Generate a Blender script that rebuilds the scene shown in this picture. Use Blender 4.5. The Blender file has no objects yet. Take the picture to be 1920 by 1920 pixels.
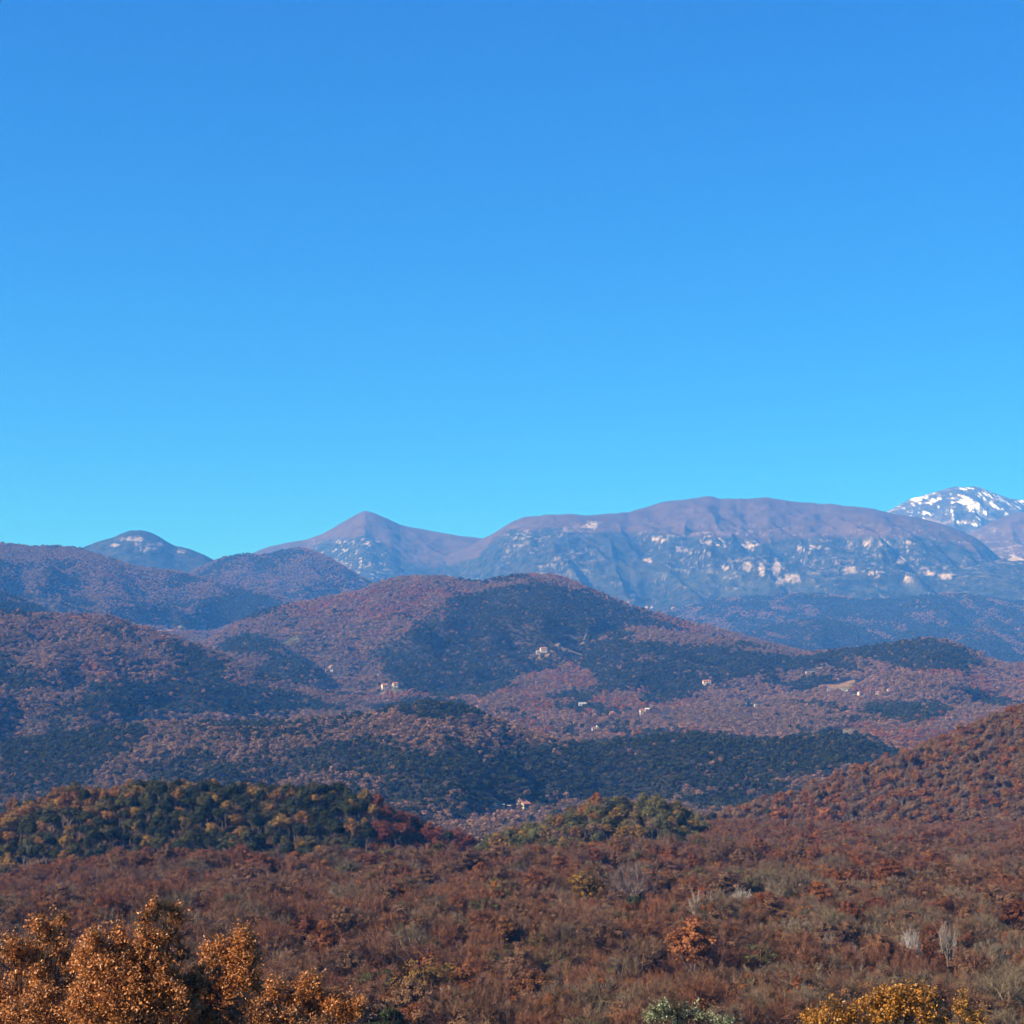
import bpy, math, numpy as np
from math import radians, sin, cos, tan, atan2
rng = np.random.default_rng(7)
S = bpy.context.scene
COL = S.collection

# ------------------------------------------------------------------ camera
F = 3583.0                     # focal length in pixels of a 1920 px wide picture (30 deg across)
HOR = 1330.0                   # picture row of the eye-level horizon
TILT = math.atan((HOR - 960.0) / F)
cd = bpy.data.cameras.new('camera'); cam = bpy.data.objects.new('camera', cd); COL.objects.link(cam)
cam.location = (0, 0, 0); cam.rotation_euler = (radians(90) + TILT, 0, 0)
cd.sensor_width = 36; cd.lens = 36 * F / 1920; cd.clip_start = 0.5; cd.clip_end = 120000
S.camera = cam

# ------------------------------------------------------------------ sun, sky, exposure
SUN_EL = radians(33.0)
SUN_AZ = (-0.90, -0.436)        # towards the sun: from the left and a little behind the camera
sd = bpy.data.lights.new('sun', 'SUN'); sun = bpy.data.objects.new('sun', sd); COL.objects.link(sun)
sd.energy = 5.0; sd.angle = radians(0.5); sd.color = (1.0, 0.89, 0.74)
from mathutils import Vector
to_sun = Vector((SUN_AZ[0] * cos(SUN_EL), SUN_AZ[1] * cos(SUN_EL), sin(SUN_EL))).normalized()
sun.rotation_euler = to_sun.to_track_quat('Z', 'Y').to_euler()
sun.location = (-40, -30, 60)
W = bpy.data.worlds.new('World'); S.world = W; W.use_nodes = True
wn = W.node_tree.nodes; wl = W.node_tree.links; wn.clear()
sky = wn.new('ShaderNodeTexSky'); sky.sky_type = 'NISHITA'; sky.sun_disc = False
sky.sun_elevation = SUN_EL; sky.sun_rotation = atan2(SUN_AZ[0], SUN_AZ[1])
sky.altitude = 600; sky.air_density = 1.0; sky.dust_density = 0.0; sky.ozone_density = 3.0
hs = wn.new('ShaderNodeMix'); hs.data_type = 'RGBA'; hs.blend_type = 'MULTIPLY'; hs.inputs[0].default_value = 1.0
hs.inputs[7].default_value = (0.040, 0.40, 0.85, 1)   # the deep saturated blue of a dry winter sky
bg = wn.new('ShaderNodeBackground'); bg.inputs['Strength'].default_value = 0.097
wo = wn.new('ShaderNodeOutputWorld')
wl.new(sky.outputs[0], hs.inputs[6]); wl.new(hs.outputs[2], bg.inputs['Color']); wl.new(bg.outputs[0], wo.inputs['Surface'])
S.view_settings.view_transform = 'Standard'; S.view_settings.look = 'None'
S.view_settings.exposure = 1.1; S.view_settings.gamma = 1.0
HAZE_DENSITY = 8.3e-5; HAZE_COLOR = (0.08, 0.33, 1.0)
S.render.engine = 'CYCLES'
S.cycles.max_bounces = 5; S.cycles.diffuse_bounces = 2; S.cycles.glossy_bounces = 1
S.cycles.transmission_bounces = 2; S.cycles.transparent_max_bounces = 6; S.cycles.volume_bounces = 1
S.cycles.use_adaptive_sampling = False
S.cycles.use_denoising = True; S.cycles.denoiser = 'OPENIMAGEDENOISE'; S.cycles.denoising_input_passes = 'RGB_ALBEDO_NORMAL'; S.cycles.denoising_prefilter = 'FAST'

# ------------------------------------------------------------------ numpy noise
_T = np.random.default_rng(3).random((512, 512)).astype(np.float32)
def vn(x, y, seed=0):
    x = np.asarray(x, float) + 1000.37 * (seed + 1); y = np.asarray(y, float) + 517.91 * (seed + 1)
    xi = np.floor(x).astype(np.int64); yi = np.floor(y).astype(np.int64)
    fx = x - xi; fy = y - yi
    fx = fx * fx * fx * (fx * (fx * 6 - 15) + 10); fy = fy * fy * fy * (fy * (fy * 6 - 15) + 10)
    a = _T[xi & 511, yi & 511]; b = _T[(xi + 1) & 511, yi & 511]
    c = _T[xi & 511, (yi + 1) & 511]; d = _T[(xi + 1) & 511, (yi + 1) & 511]
    return (a * (1 - fx) + b * fx) * (1 - fy) + (c * (1 - fx) + d * fx) * fy
def fbm(x, y, oc=4, seed=0, gain=0.5):
    s = 0.0; a = 1.0; t = 0.0
    for o in range(oc):
        s = s + a * vn(np.asarray(x) * 2 ** o, np.asarray(y) * 2 ** o, seed + 7 * o); t += a; a *= gain
    return s / t
def ss(a, b, x):
    t = np.clip((np.asarray(x) - a) / (b - a), 0, 1); return t * t * (3 - 2 * t)

# ------------------------------------------------------------------ picture <-> world
CT, ST = cos(TILT), sin(TILT)
def uv(px, py):
    c0 = (np.asarray(px, float) - 960) / F; c1 = (960 - np.asarray(py, float)) / F
    fw = CT - ST * c1
    return c0 / fw, (ST + CT * c1) / fw
def to_px(x, Y, z):
    fw = CT * Y + ST * z; up = -ST * Y + CT * z
    return 960 + F * x / fw, 960 - F * up / fw

# ------------------------------------------------------------------ terrain: a valley floor and the hills on it
U = np.linspace(-0.46, 0.46, 2001)
def gsm(a, s):
    k = np.arange(-int(4 * s), int(4 * s) + 1); w = np.exp(-0.5 * (k / s) ** 2); w /= w.sum()
    return np.convolve(np.pad(a, len(k) // 2, mode='edge'), w, 'valid')
class Hill:
    def __init__(h, name, Y, pts, sf, sb, w, gul, gsx, lf, lb, tree=8.0, sm=5, mean=0.05, seed=1, jag=0.0):
        gul *= 1.5 if Y < 9000 else 1.0
        h.name, h.Y, h.sf, h.sb, h.w, h.gul, h.gsx, h.lf, h.lb, h.tree = name, Y, sf, sb, w, gul, gsx, lf, lb, tree
        p = np.array(pts, float); u, v = uv(p[:, 0], p[:, 1])
        vv = np.interp(U, u, v)
        vv = np.where(U < u[0], v[0] - (u[0] - U) * 0.25, vv); vv = np.where(U > u[-1], v[-1] - (U - u[-1]) * 0.25, vv)
        vv = gsm(vv, sm)
        if jag: vv = vv + jag / F * (fbm(U * 160, 0 * U + seed, 4, seed) - 0.5) * 2
        h.Yk = Y * (1 + mean * 2 * (fbm(U * 9, 0 * U + seed * 3.3, 3, seed) - 0.5))
        h.zr = vv * h.Yk - tree
        h.seed = seed
    def ridge(h, u):
        return np.interp(u, U, h.Yk), np.interp(u, U, h.zr)
    def H(h, x, Y):
        u = np.clip(x / np.maximum(Y, 1), -0.46, 0.46)
        Yk, zr = h.ridge(u)
        d = Yk - Y
        r = np.sqrt(d * d + h.w * h.w) - h.w
        drop = np.where(d > 0, h.sf, h.sb) * r
        wx = x + 0.5 * h.gsx * (vn(x / h.gsx / 2.1, Y / h.gsx / 2.1, h.seed + 40) - 0.5)
        n = 1 - np.abs(2 * fbm(wx / h.gsx, Y / (h.gsx * 2.6) + 0.35 * x / h.gsx, 3, h.seed + 11) - 1)
        n2 = fbm(x / h.gsx * 3.1, Y / h.gsx * 3.1, 2, h.seed + 23)
        k = np.clip(drop / (h.gul * 2.2 + 1), 0, 1)
        n3 = fbm(x / h.gsx * 7.3, Y / h.gsx * 7.3, 3, h.seed + 29)
        big = fbm(x / h.gsx / 3.5, Y / h.gsx / 4.5, 2, h.seed + 37)
        return zr - drop + k * h.gul * ((n * 1.6 - 1.25) * (0.35 + 1.1 * big) + 0.45 * (n2 - 0.5) + (0.22 if h.Y < 9000 else 0.30) * (n3 - 0.5))

H = []
def hill(*a, **k): H.append(Hill(*a, seed=len(H) + 1, **k)); return H[-1]
snow_pk = hill('snow_mountain', 16000, [(1380,1110),(1500,1060),(1600,1004),(1640,976),(1662,960),(1688,946),(1712,934),(1740,927),(1768,919),(1788,913),(1806,914),(1826,912),(1846,917),(1872,927),(1895,936),(1920,938),(1960,946),(2100,995),(2300,1060)], 0.42, 0.5, 90, 150, 420, 2600, 1600, tree=0, sm=2, jag=1.3)
right_lump = hill('far_mountain', 12600, [(1760,1050),(1810,1005),(1840,988),(1870,974),(1900,964),(1930,960),(2000,952),(2100,970),(2300,1010)], 0.40, 0.4, 120, 60, 380, 2200, 1200, tree=0, sm=4, jag=1.0)
pyramid = hill('pointed_mountain', 11800, [(200,1120),(400,1062),(455,1044),(500,1026),(540,1017),(575,1012),(605,1001),(635,984),(662,968),(684,957.5),(700,961),(725,972),(752,985),(790,992),(840,1001),(870,1006),(905,1009),(950,1018),(1050,1050),(1150,1095)], 0.40, 0.45, 60, 70, 420, 2400, 1100, tree=0, sm=2.2, jag=0.9)
range_ = hill('rocky_mountain', 11000, [(780,1090),(830,1045),(880,1024),(907,1010),(935,995),(958,979),(985,969),(1040,965),(1070,963),(1100,967),(1130,964),(1180,961),(1196,955),(1215,949),(1240,942),(1290,937),(1330,930),(1352,936),(1400,936),(1440,933),(1480,940),(1540,945),(1600,950),(1640,955),(1680,965),(1720,970),(1770,983),(1800,994),(1835,1012),(1862,1035),(1890,1056),(1930,1075),(2050,1090),(2300,1110)], 0.36, 0.4, 130, 95, 330, 3000, 1200, tree=0, sm=2.0, jag=1.9)
foot_right = hill('far_foothill', 9800, [(1600,1120),(1700,1100),(1780,1075),(1830,1060),(1870,1050),(1900,1046),(1960,1040),(2100,1035),(2300,1040)], 0.30, 0.4, 120, 55, 300, 1600, 700, tree=0, sm=6, jag=1.0)
dome = hill('domed_mountain', 9500, [(-200,1110),(40,1070),(100,1046),(140,1032),(180,1017),(215,1007),(227,1001),(243,995),(262,994),(280,997),(298,1006),(325,1023),(360,1031),(385,1041),(402,1051),(440,1070),(520,1110),(620,1160)], 0.42, 0.45, 70, 60, 300, 1700, 700, tree=0, sm=2.2, jag=1.2)
blue_a = hill('blue_hill', 8400, [(1050,1185),(1150,1160),(1240,1150),(1280,1141),(1310,1136),(1350,1126),(1400,1122),(1450,1120),(1500,1115),(1560,1118),(1620,1128),(1680,1125),(1730,1119),(1790,1114),(1850,1122),(1920,1130),(2000,1125),(2200,1140)], 0.26, 0.3, 90, 45, 240, 1300, 500, tree=6, mean=0.04)
brown_k = hill('brown_hill', 7500, [(200,1160),(300,1110),(360,1075),(390,1060),(420,1047),(460,1041),(490,1043),(520,1038),(545,1031),(570,1030),(600,1040),(630,1055),(660,1074),(695,1094),(740,1115),(820,1150)], 0.32, 0.35, 80, 40, 210, 1300, 500, tree=6)
blue_b = hill('blue_hill', 7000, [(1250,1230),(1330,1205),(1390,1190),(1430,1180),(1480,1168),(1530,1163),(1560,1165),(1610,1178),(1660,1190),(1720,1186),(1800,1180),(1860,1184),(1920,1190),(2050,1180),(2200,1190)], 0.26, 0.3, 80, 40, 220, 1100, 450, tree=6)
long_left = hill('brown_hill', 6000, [(-300,1000),(-100,1012),(0,1021),(40,1024),(60,1027),(100,1026),(140,1028),(160,1034),(200,1047),(240,1060),(270,1067),(320,1071),(360,1079),(400,1090),(440,1103),(500,1118),(540,1124),(580,1135),(640,1165),(720,1200)], 0.30, 0.35, 70, 55, 210, 1500, 450, tree=7)
central = hill('central_hill', 4400, [(300,1250),(380,1205),(440,1172),(480,1152),(520,1138),(570,1130),(620,1119),(680,1108),(705,1096),(740,1085),(800,1082),(840,1083),(870,1090),(900,1092),(940,1085),(980,1078),(1030,1078),(1060,1085),(1100,1102),(1140,1120),(1180,1137),(1230,1150),(1280,1165),(1350,1181),(1420,1200),(1480,1216),(1540,1230),(1650,1270)], 0.27, 0.32, 60, 42, 190, 1300, 420, tree=7)
far_left = hill('blue_hill', 4300, [(-300,1080),(-100,1098),(0,1112),(30,1121),(60,1133),(90,1146),(140,1170),(220,1210)], 0.3, 0.3, 50, 20, 170, 700, 300, tree=7)
spur = hill('wooded_hill', 3900, [(760,1345),(830,1302),(870,1282),(920,1258),(970,1238),(1010,1226),(1040,1216),(1100,1197),(1150,1184),(1210,1180),(1260,1187),(1320,1197),(1400,1206),(1460,1214),(1520,1228),(1600,1260)], 0.20, 0.3, 50, 26, 170, 1000, 300, tree=7)
right_h = hill('wooded_hill', 3700, [(1360,1270),(1440,1240),(1500,1228),(1550,1222),(1600,1218),(1650,1212),(1700,1203),(1740,1198),(1780,1203),(1820,1220),(1860,1239),(1885,1246),(1920,1245),(2000,1238),(2200,1245)], 0.17, 0.3, 60, 22, 160, 1100, 350, tree=7)
knob_a = hill('small_knoll', 3900, [(370,1240),(400,1222),(430,1200),(460,1192),(490,1195),(520,1205),(550,1225),(590,1250)], 0.22, 0.3, 40, 8, 130, 300, 200, tree=7)
knob_b = hill('small_knoll', 3500, [(440,1300),(470,1275),(490,1252),(520,1240),(560,1240),(590,1252),(622,1276),(650,1300)], 0.25, 0.3, 40, 8, 120, 300, 200, tree=7)
mid_left = hill('wooded_hill', 3000, [(-300,1130),(-50,1141),(0,1145),(60,1150),(130,1153),(190,1155),(220,1160),(260,1174),(320,1190),(370,1208),(420,1230),(460,1248),(500,1265),(550,1283),(600,1295),(640,1305),(680,1325),(720,1350),(800,1390)], 0.27, 0.33, 40, 26, 140, 900, 300, tree=8)
near_r = hill('wooded_ridge', 2000, [(-300,1385),(-50,1395),(0,1392),(60,1381),(130,1373),(200,1361),(260,1353),(320,1350),(400,1353),(480,1350),(560,1346),(640,1341),(700,1332),(750,1320),(800,1313),(840,1315),(880,1325),(920,1340),(960,1356),(1000,1373),(1050,1386),(1100,1391),(1160,1386),(1230,1378),(1300,1370),(1340,1378),(1400,1388),(1450,1384),(1520,1377),(1560,1371),(1600,1379),(1650,1392),(1700,1415),(1760,1440),(1900,1480),(2100,1500)], 0.24, 0.35, 35, 16, 110, 520, 260, tree=8.5, mean=0.06)
right_n = hill('red_hill', 1120, [(1180,1600),(1280,1552),(1330,1533),(1400,1512),(1450,1494),(1500,1477),(1560,1459),(1600,1441),(1650,1426),(1700,1409),(1740,1396),(1780,1376),(1820,1358),(1860,1345),(1920,1322),(2000,1292),(2200,1230)], 0.33, 0.4, 25, 7, 70, 330, 220, tree=9, mean=0.03, sm=8)
knoll_l = hill('dark_knoll', 780, [(-300,1600),(-120,1548),(-60,1532),(0,1519),(40,1505),(80,1490),(120,1480),(160,1474),(250,1468),(300,1465),(400,1464),(500,1467),(560,1471),(620,1475),(660,1480),(700,1490),(730,1505),(760,1524),(790,1542),(830,1549),(865,1556),(890,1575),(920,1600)], 0.42, 0.5, 22, 3, 60, 130, 120, tree=13, mean=0.02, sm=8)
knoll_r = hill('small_knoll', 780, [(870,1590),(910,1566),(950,1550),(990,1540),(1040,1530),(1085,1505),(1118,1490),(1160,1502),(1200,1491),(1245,1494),(1285,1508),(1315,1532),(1340,1556),(1370,1590)], 0.35, 0.45, 20, 3, 60, 120, 110, tree=13, mean=0.02, sm=6)
HN = {h.name: h for h in H}
BK = np.array([(-400,-14),(0,-20),(50,-23),(120,-37),(220,-53),(300,-55),(410,-56),(560,-60),(660,-62.5),(760,-74),(900,-86),(1100,-94),(1500,-95),(1900,-84),(2300,-60),(3000,2),(3600,42),(4800,175),(6000,250),(9000,330),(12000,420),(20000,600),(50000,700)], float)
BKR = BK.copy(); BKR[:, 1] = np.interp(BK[:, 0], [-400,0,50,120,220,300,410,560,660,760,900,1000,1150,1500], [-14,-20,-23,-37,-53,-55,-56,-59,-61,-63,-66,-70,-92,-95], right=0)
BKR[BK[:, 0] > 1500, 1] = BK[BK[:, 0] > 1500, 1]
def base_z(x, Y):
    u = x / np.maximum(Y, 1)
    t = ss(-0.03, 0.07, u)
    zb = np.interp(Y, BK[:, 0], BK[:, 1]) * (1 - t) + np.interp(Y, BKR[:, 0], BKR[:, 1]) * t
    zb = zb - ss(0.03, 0.13, u) * np.interp(Y, [3300, 4200, 5000, 6500, 9000, 12000], [0, 70, 140, 190, 150, 0])
    zb = zb - ss(-0.19, -0.27, u) * np.interp(Y, [380, 620, 700, 900], [0, 7, 7, 0])
    amp = np.interp(Y, [0, 150, 700, 1500, 3000, 8000], [0.3, 2.2, 3.0, 5, 26, 40])
    sc = np.interp(Y, [0, 700, 1500, 3000, 8000], [70, 90, 160, 260, 500])
    dip = np.interp(Y, [0, 150, 260, 600, 700, 900], [0, 0, 1, 1, 0.3, 0.3]) * 2.2 * np.sin(Y / 26.0 + 3.0 * fbm(x / 90, Y / 140, 2, 5) * 2)
    return zb + amp * (fbm(x / 170.0 * (170 / sc), Y / sc, 3, 77) - 0.5) * 2 + dip * np.where(Y < 900, 1.5, 0)
def comp(x, Y, own=False):
    x = np.asarray(x, float); Y = np.asarray(Y, float)
    z = base_z(x, Y); o = np.full(z.shape, -1)
    for i, h in enumerate(H):
        lo = h.Yk.min() - h.lf * 1.6 - 300; hi = h.Yk.max() + h.lb + 700
        m = (Y > lo) & (Y < hi)
        if not m.any(): continue
        zz = np.full(z.shape, -1e9); zz[m] = h.H(x[m], Y[m])
        b = zz > z; z = np.where(b, zz, z); o = np.where(b, i, o)
    return (z, o) if own else z

# ------------------------------------------------------------------ mesh helpers
def mesh_from(name, V, faces, mats=(), smooth=False, attrs=None, midx=None):
    """faces: list of (n,k) index arrays"""
    me = bpy.data.meshes.new(name)
    V = np.asarray(V, np.float32); me.vertices.add(len(V)); me.vertices.foreach_set('co', V.ravel())
    loops = np.concatenate([f.ravel() for f in faces]).astype(np.int32)
    tot = np.concatenate([np.full(len(f), f.shape[1]) for f in faces]).astype(np.int32)
    st = np.concatenate([[0], np.cumsum(tot)[:-1]]).astype(np.int32)
    me.loops.add(len(loops)); me.loops.foreach_set('vertex_index', loops)
    me.polygons.add(len(tot)); me.polygons.foreach_set('loop_start', st); me.polygons.foreach_set('loop_total', tot)
    if midx is not None: me.polygons.foreach_set('material_index', np.asarray(midx, np.int32))
    me.polygons.foreach_set('use_smooth', np.full(len(tot), smooth))
    for k, a in (attrs or {}).items():
        a = np.asarray(a, np.float32)
        if a.ndim == 1:
            at = me.attributes.new(k, 'FLOAT', 'POINT'); at.data.foreach_set('value', a)
        else:
            at = me.attributes.new(k, 'FLOAT_COLOR', 'POINT')
            at.data.foreach_set('color', np.concatenate([a, np.ones((len(a), 1), np.float32)], 1).ravel())
    for m in mats: me.materials.append(m)
    me.update(calc_edges=True); me.validate(verbose=False)
    return me
def obj(name, me, parent=None, loc=None):
    o = bpy.data.objects.new(name, me); COL.objects.link(o)
    if parent is not None: o.parent = parent
    if loc is not None: o.location = loc
    return o
def tag(o, label, cat, group=None, kind=None):
    o['label'] = label; o['category'] = cat
    if group: o['group'] = group
    if kind: o['kind'] = kind
    return o
def empty(name, loc=(0, 0, 0), rz=0.0):
    o = bpy.data.objects.new(name, None); COL.objects.link(o); o.location = loc; o.rotation_euler = (0, 0, rz)
    o.empty_display_size = 0.5
    return o

# ------------------------------------------------------------------ materials
def mat(name):
    m = bpy.data.materials.new(name); m.use_nodes = True
    nt = m.node_tree; nt.nodes.clear()
    out = nt.nodes.new('ShaderNodeOutputMaterial')
    return m, nt.nodes, nt.links, out
def foliage_mat(name, attr, transl=0.25, rough=0.75, spec=0.15, lo=0.55, hi=1.45):
    m, n, l, out = mat(name)
    a = n.new('ShaderNodeAttribute'); a.attribute_type = 'INSTANCER'; a.attribute_name = attr
    v = n.new('ShaderNodeAttribute'); v.attribute_name = 'var'
    mr = n.new('ShaderNodeMapRange'); mr.inputs['To Min'].default_value = lo; mr.inputs['To Max'].default_value = hi
    l.new(v.outputs['Fac'], mr.inputs['Value'])
    mx = n.new('ShaderNodeVectorMath'); mx.operation = 'SCALE'
    l.new(a.outputs['Vector'], mx.inputs[0]); l.new(mr.outputs[0], mx.inputs['Scale'])
    p = n.new('ShaderNodeBsdfPrincipled'); p.inputs['Roughness'].default_value = rough; p.inputs['Specular IOR Level'].default_value = spec
    l.new(mx.outputs[0], p.inputs['Base Color'])
    if transl > 0:
        t = n.new('ShaderNodeBsdfTranslucent'); l.new(mx.outputs[0], t.inputs['Color'])
        ms = n.new('ShaderNodeMixShader'); ms.inputs[0].default_value = transl
        l.new(p.outputs[0], ms.inputs[1]); l.new(t.outputs[0], ms.inputs[2]); l.new(ms.outputs[0], out.inputs['Surface'])
    else: l.new(p.outputs[0], out.inputs['Surface'])
    return m
M_leaf = foliage_mat('foliage', 'tint', 0.14)
M_twig = foliage_mat('twigs', 'btint', 0.0, 0.85, 0.1, 0.35, 1.75)
M_near = foliage_mat('near_leaves', 'tint', 0.22, 0.42, 0.45, 0.35, 1.7)

def ground_mat(name, c1, c2, scale):
    m, n, l, out = mat(name)
    g = n.new('ShaderNodeNewGeometry')
    t = n.new('ShaderNodeTexNoise'); t.inputs['Scale'].default_value = scale; t.inputs['Detail'].default_value = 8; t.inputs['Roughness'].default_value = 0.65
    l.new(g.outputs['Position'], t.inputs['Vector'])
    r = n.new('ShaderNodeValToRGB'); r.color_ramp.elements[0].color = (*c1, 1); r.color_ramp.elements[1].color = (*c2, 1)
    r.color_ramp.elements[0].position = 0.35; r.color_ramp.elements[1].position = 0.65
    l.new(t.outputs['Fac'], r.inputs[0])
    p = n.new('ShaderNodeBsdfPrincipled'); p.inputs['Roughness'].default_value = 0.95; p.inputs['Specular IOR Level'].default_value = 0.05
    l.new(r.outputs[0], p.inputs['Base Color']); l.new(p.outputs[0], out.inputs['Surface'])
    return m
M_floor = ground_mat('leaf_litter', (0.035, 0.022, 0.015), (0.075, 0.045, 0.03), 0.12)
M_floor_far = ground_mat('forest_floor', (0.018, 0.017, 0.012), (0.045, 0.034, 0.024), 0.02)

def mountain_mat(name):
    m, n, l, out = mat(name)
    g = n.new('ShaderNodeNewGeometry')
    def noise(sc, det=6, rough=0.6):
        t = n.new('ShaderNodeTexNoise'); t.inputs['Scale'].default_value = sc; t.inputs['Detail'].default_value = det; t.inputs['Roughness'].default_value = rough
        l.new(g.outputs['Position'], t.inputs['Vector']); return t.outputs['Fac']
    def ramp(f, a, b, p0=0.35, p1=0.65):
        r = n.new('ShaderNodeValToRGB'); r.color_ramp.elements[0].color = (*a, 1); r.color_ramp.elements[1].color = (*b, 1)
        r.color_ramp.elements[0].position = p0; r.color_ramp.elements[1].position = p1; l.new(f, r.inputs[0]); return r.outputs[0]
    def att(k):
        a = n.new('ShaderNodeAttribute'); a.attribute_name = k; return a.outputs['Fac']
    def mix(f, a, b):
        x = n.new('ShaderNodeMix'); x.data_type = 'RGBA'; l.new(f, x.inputs[0]); l.new(a, x.inputs[6]); l.new(b, x.inputs[7]); return x.outputs[2]
    wood = ramp(noise(0.022, 7, 0.7), (0.008, 0.015, 0.012), (0.050, 0.046, 0.032), 0.40, 0.66)
    grass = ramp(noise(0.012, 6), (0.052, 0.034, 0.020), (0.088, 0.056, 0.033))
    mead = ramp(noise(0.006, 6), (0.045, 0.055, 0.035), (0.075, 0.082, 0.05))
    rock = ramp(noise(0.03, 6, 0.7), (0.14, 0.115, 0.09), (0.46, 0.37, 0.28))
    snow = ramp(noise(0.01, 3), (0.78, 0.79, 0.82), (0.9, 0.9, 0.9))
    c = mix(att('grass'), wood, grass); c = mix(att('mead'), c, mead); c = mix(att('rock'), c, rock); c = mix(att('snow'), c, snow)
    p = n.new('ShaderNodeBsdfPrincipled'); p.inputs['Roughness'].default_value = 0.95; p.inputs['Specular IOR Level'].default_value = 0.05
    l.new(c, p.inputs['Base Color'])
    b = n.new('ShaderNodeBump'); b.inputs['Strength'].default_value = 0.9; b.inputs['Distance'].default_value = 14.0
    l.new(noise(0.016, 8, 0.7), b.inputs['Height']); l.new(b.outputs[0], p.inputs['Normal'])
    l.new(p.outputs[0], out.inputs['Surface'])
    return m
M_mtn = mountain_mat('mountain_slopes')

# ------------------------------------------------------------------ terrain meshes
def grid_faces(nu, ny):
    i = np.arange(nu * ny).reshape(ny, nu)
    return np.stack([i[:-1, :-1], i[:-1, 1:], i[1:, 1:], i[1:, :-1]], -1).reshape(-1, 4)
def compact(V, f, keepf, attrs):
    f = f[keepf]; used = np.unique(f); mp = np.full(len(V), -1); mp[used] = np.arange(len(used))
    return V[used], mp[f], {k: a[used] for k, a in attrs.items()}

def ell(px, py, L):
    """largest of a list of soft ellipses (cx, cy, rx, ry[, tilt])"""
    r = np.zeros(np.shape(px))
    for e in L:
        a = radians(e[4]) if len(e) > 4 else 0.0
        dx, dy = px - e[0], py - e[1]
        X = (dx * cos(a) + dy * sin(a)) / e[2]; Yv = (-dx * sin(a) + dy * cos(a)) / e[3]
        r = np.maximum(r, 1 - (X * X + Yv * Yv))
    return np.clip(r, 0, 1)
CLIFFS = [(1507,1028,42,13),(1405,1024,24,16),(1400,1062,14,16),(1455,1062,14,26),(1462,1092,12,14),(1488,1085,24,16),(1595,1068,20,11),(1640,1076,32,10),(1702,1024,28,14),(1622,1018,14,9),(1660,1020,14,9),(1705,1082,22,16),(1745,1075,18,9),(1690,1052,12,18),(1428,1068,10,20),(1360,1065,12,7),
          (1345,1018,50,18),(1290,1030,40,14),(1110,985,24,12),(1235,1012,40,14),(1215,1050,20,8),(1770,1080,30,10),(1900,1046,25,12)]
DOMECL = [(240,1010,22,7),(262,1016,36,14,12),(280,1028,26,14),(300,1022,14,8),(340,1034,16,6),(215,1022,14,5)]
PYRCL = [(692,1020,14,9)]
SNOW = [(1797,934,18,9),(1812,939,24,10),(1826,950,14,14,40),(1835,966,10,14),(1786,958,7,24),(1772,960,10,8),(1725,934,22,6,-14),(1752,938,22,5,-18),(1780,928,12,6),(1862,946,42,7,33),(1845,926,22,5,20),(1878,938,30,5,28),(1800,982,26,7),(1830,982,22,8),(1850,962,14,6),(1745,964,18,5,15),(1735,974,14,4,20),(1705,968,16,4,20),(1810,916,30,3),(1905,950,22,5,20),(1915,940,14,4)]
TL = np.array([(-300,900),(150,900),(440,1052),(560,1034),(620,1016),(690,1004),(725,1030),(755,1056),(800,1066),(850,1060),(895,1045),(925,1015),(960,994),(1010,990),(1050,986),(1090,996),(1120,992),(1160,996),(1200,1000),(1250,1006),(1300,1010),(1360,1008),(1420,1016),(1450,1022),(1480,1016),(1540,1014),(1600,1008),(1660,1010),(1720,1010),(1760,1014),(1800,1024),(1850,1052),(1885,1068),(1920,1050),(2200,1050)], float)
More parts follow.
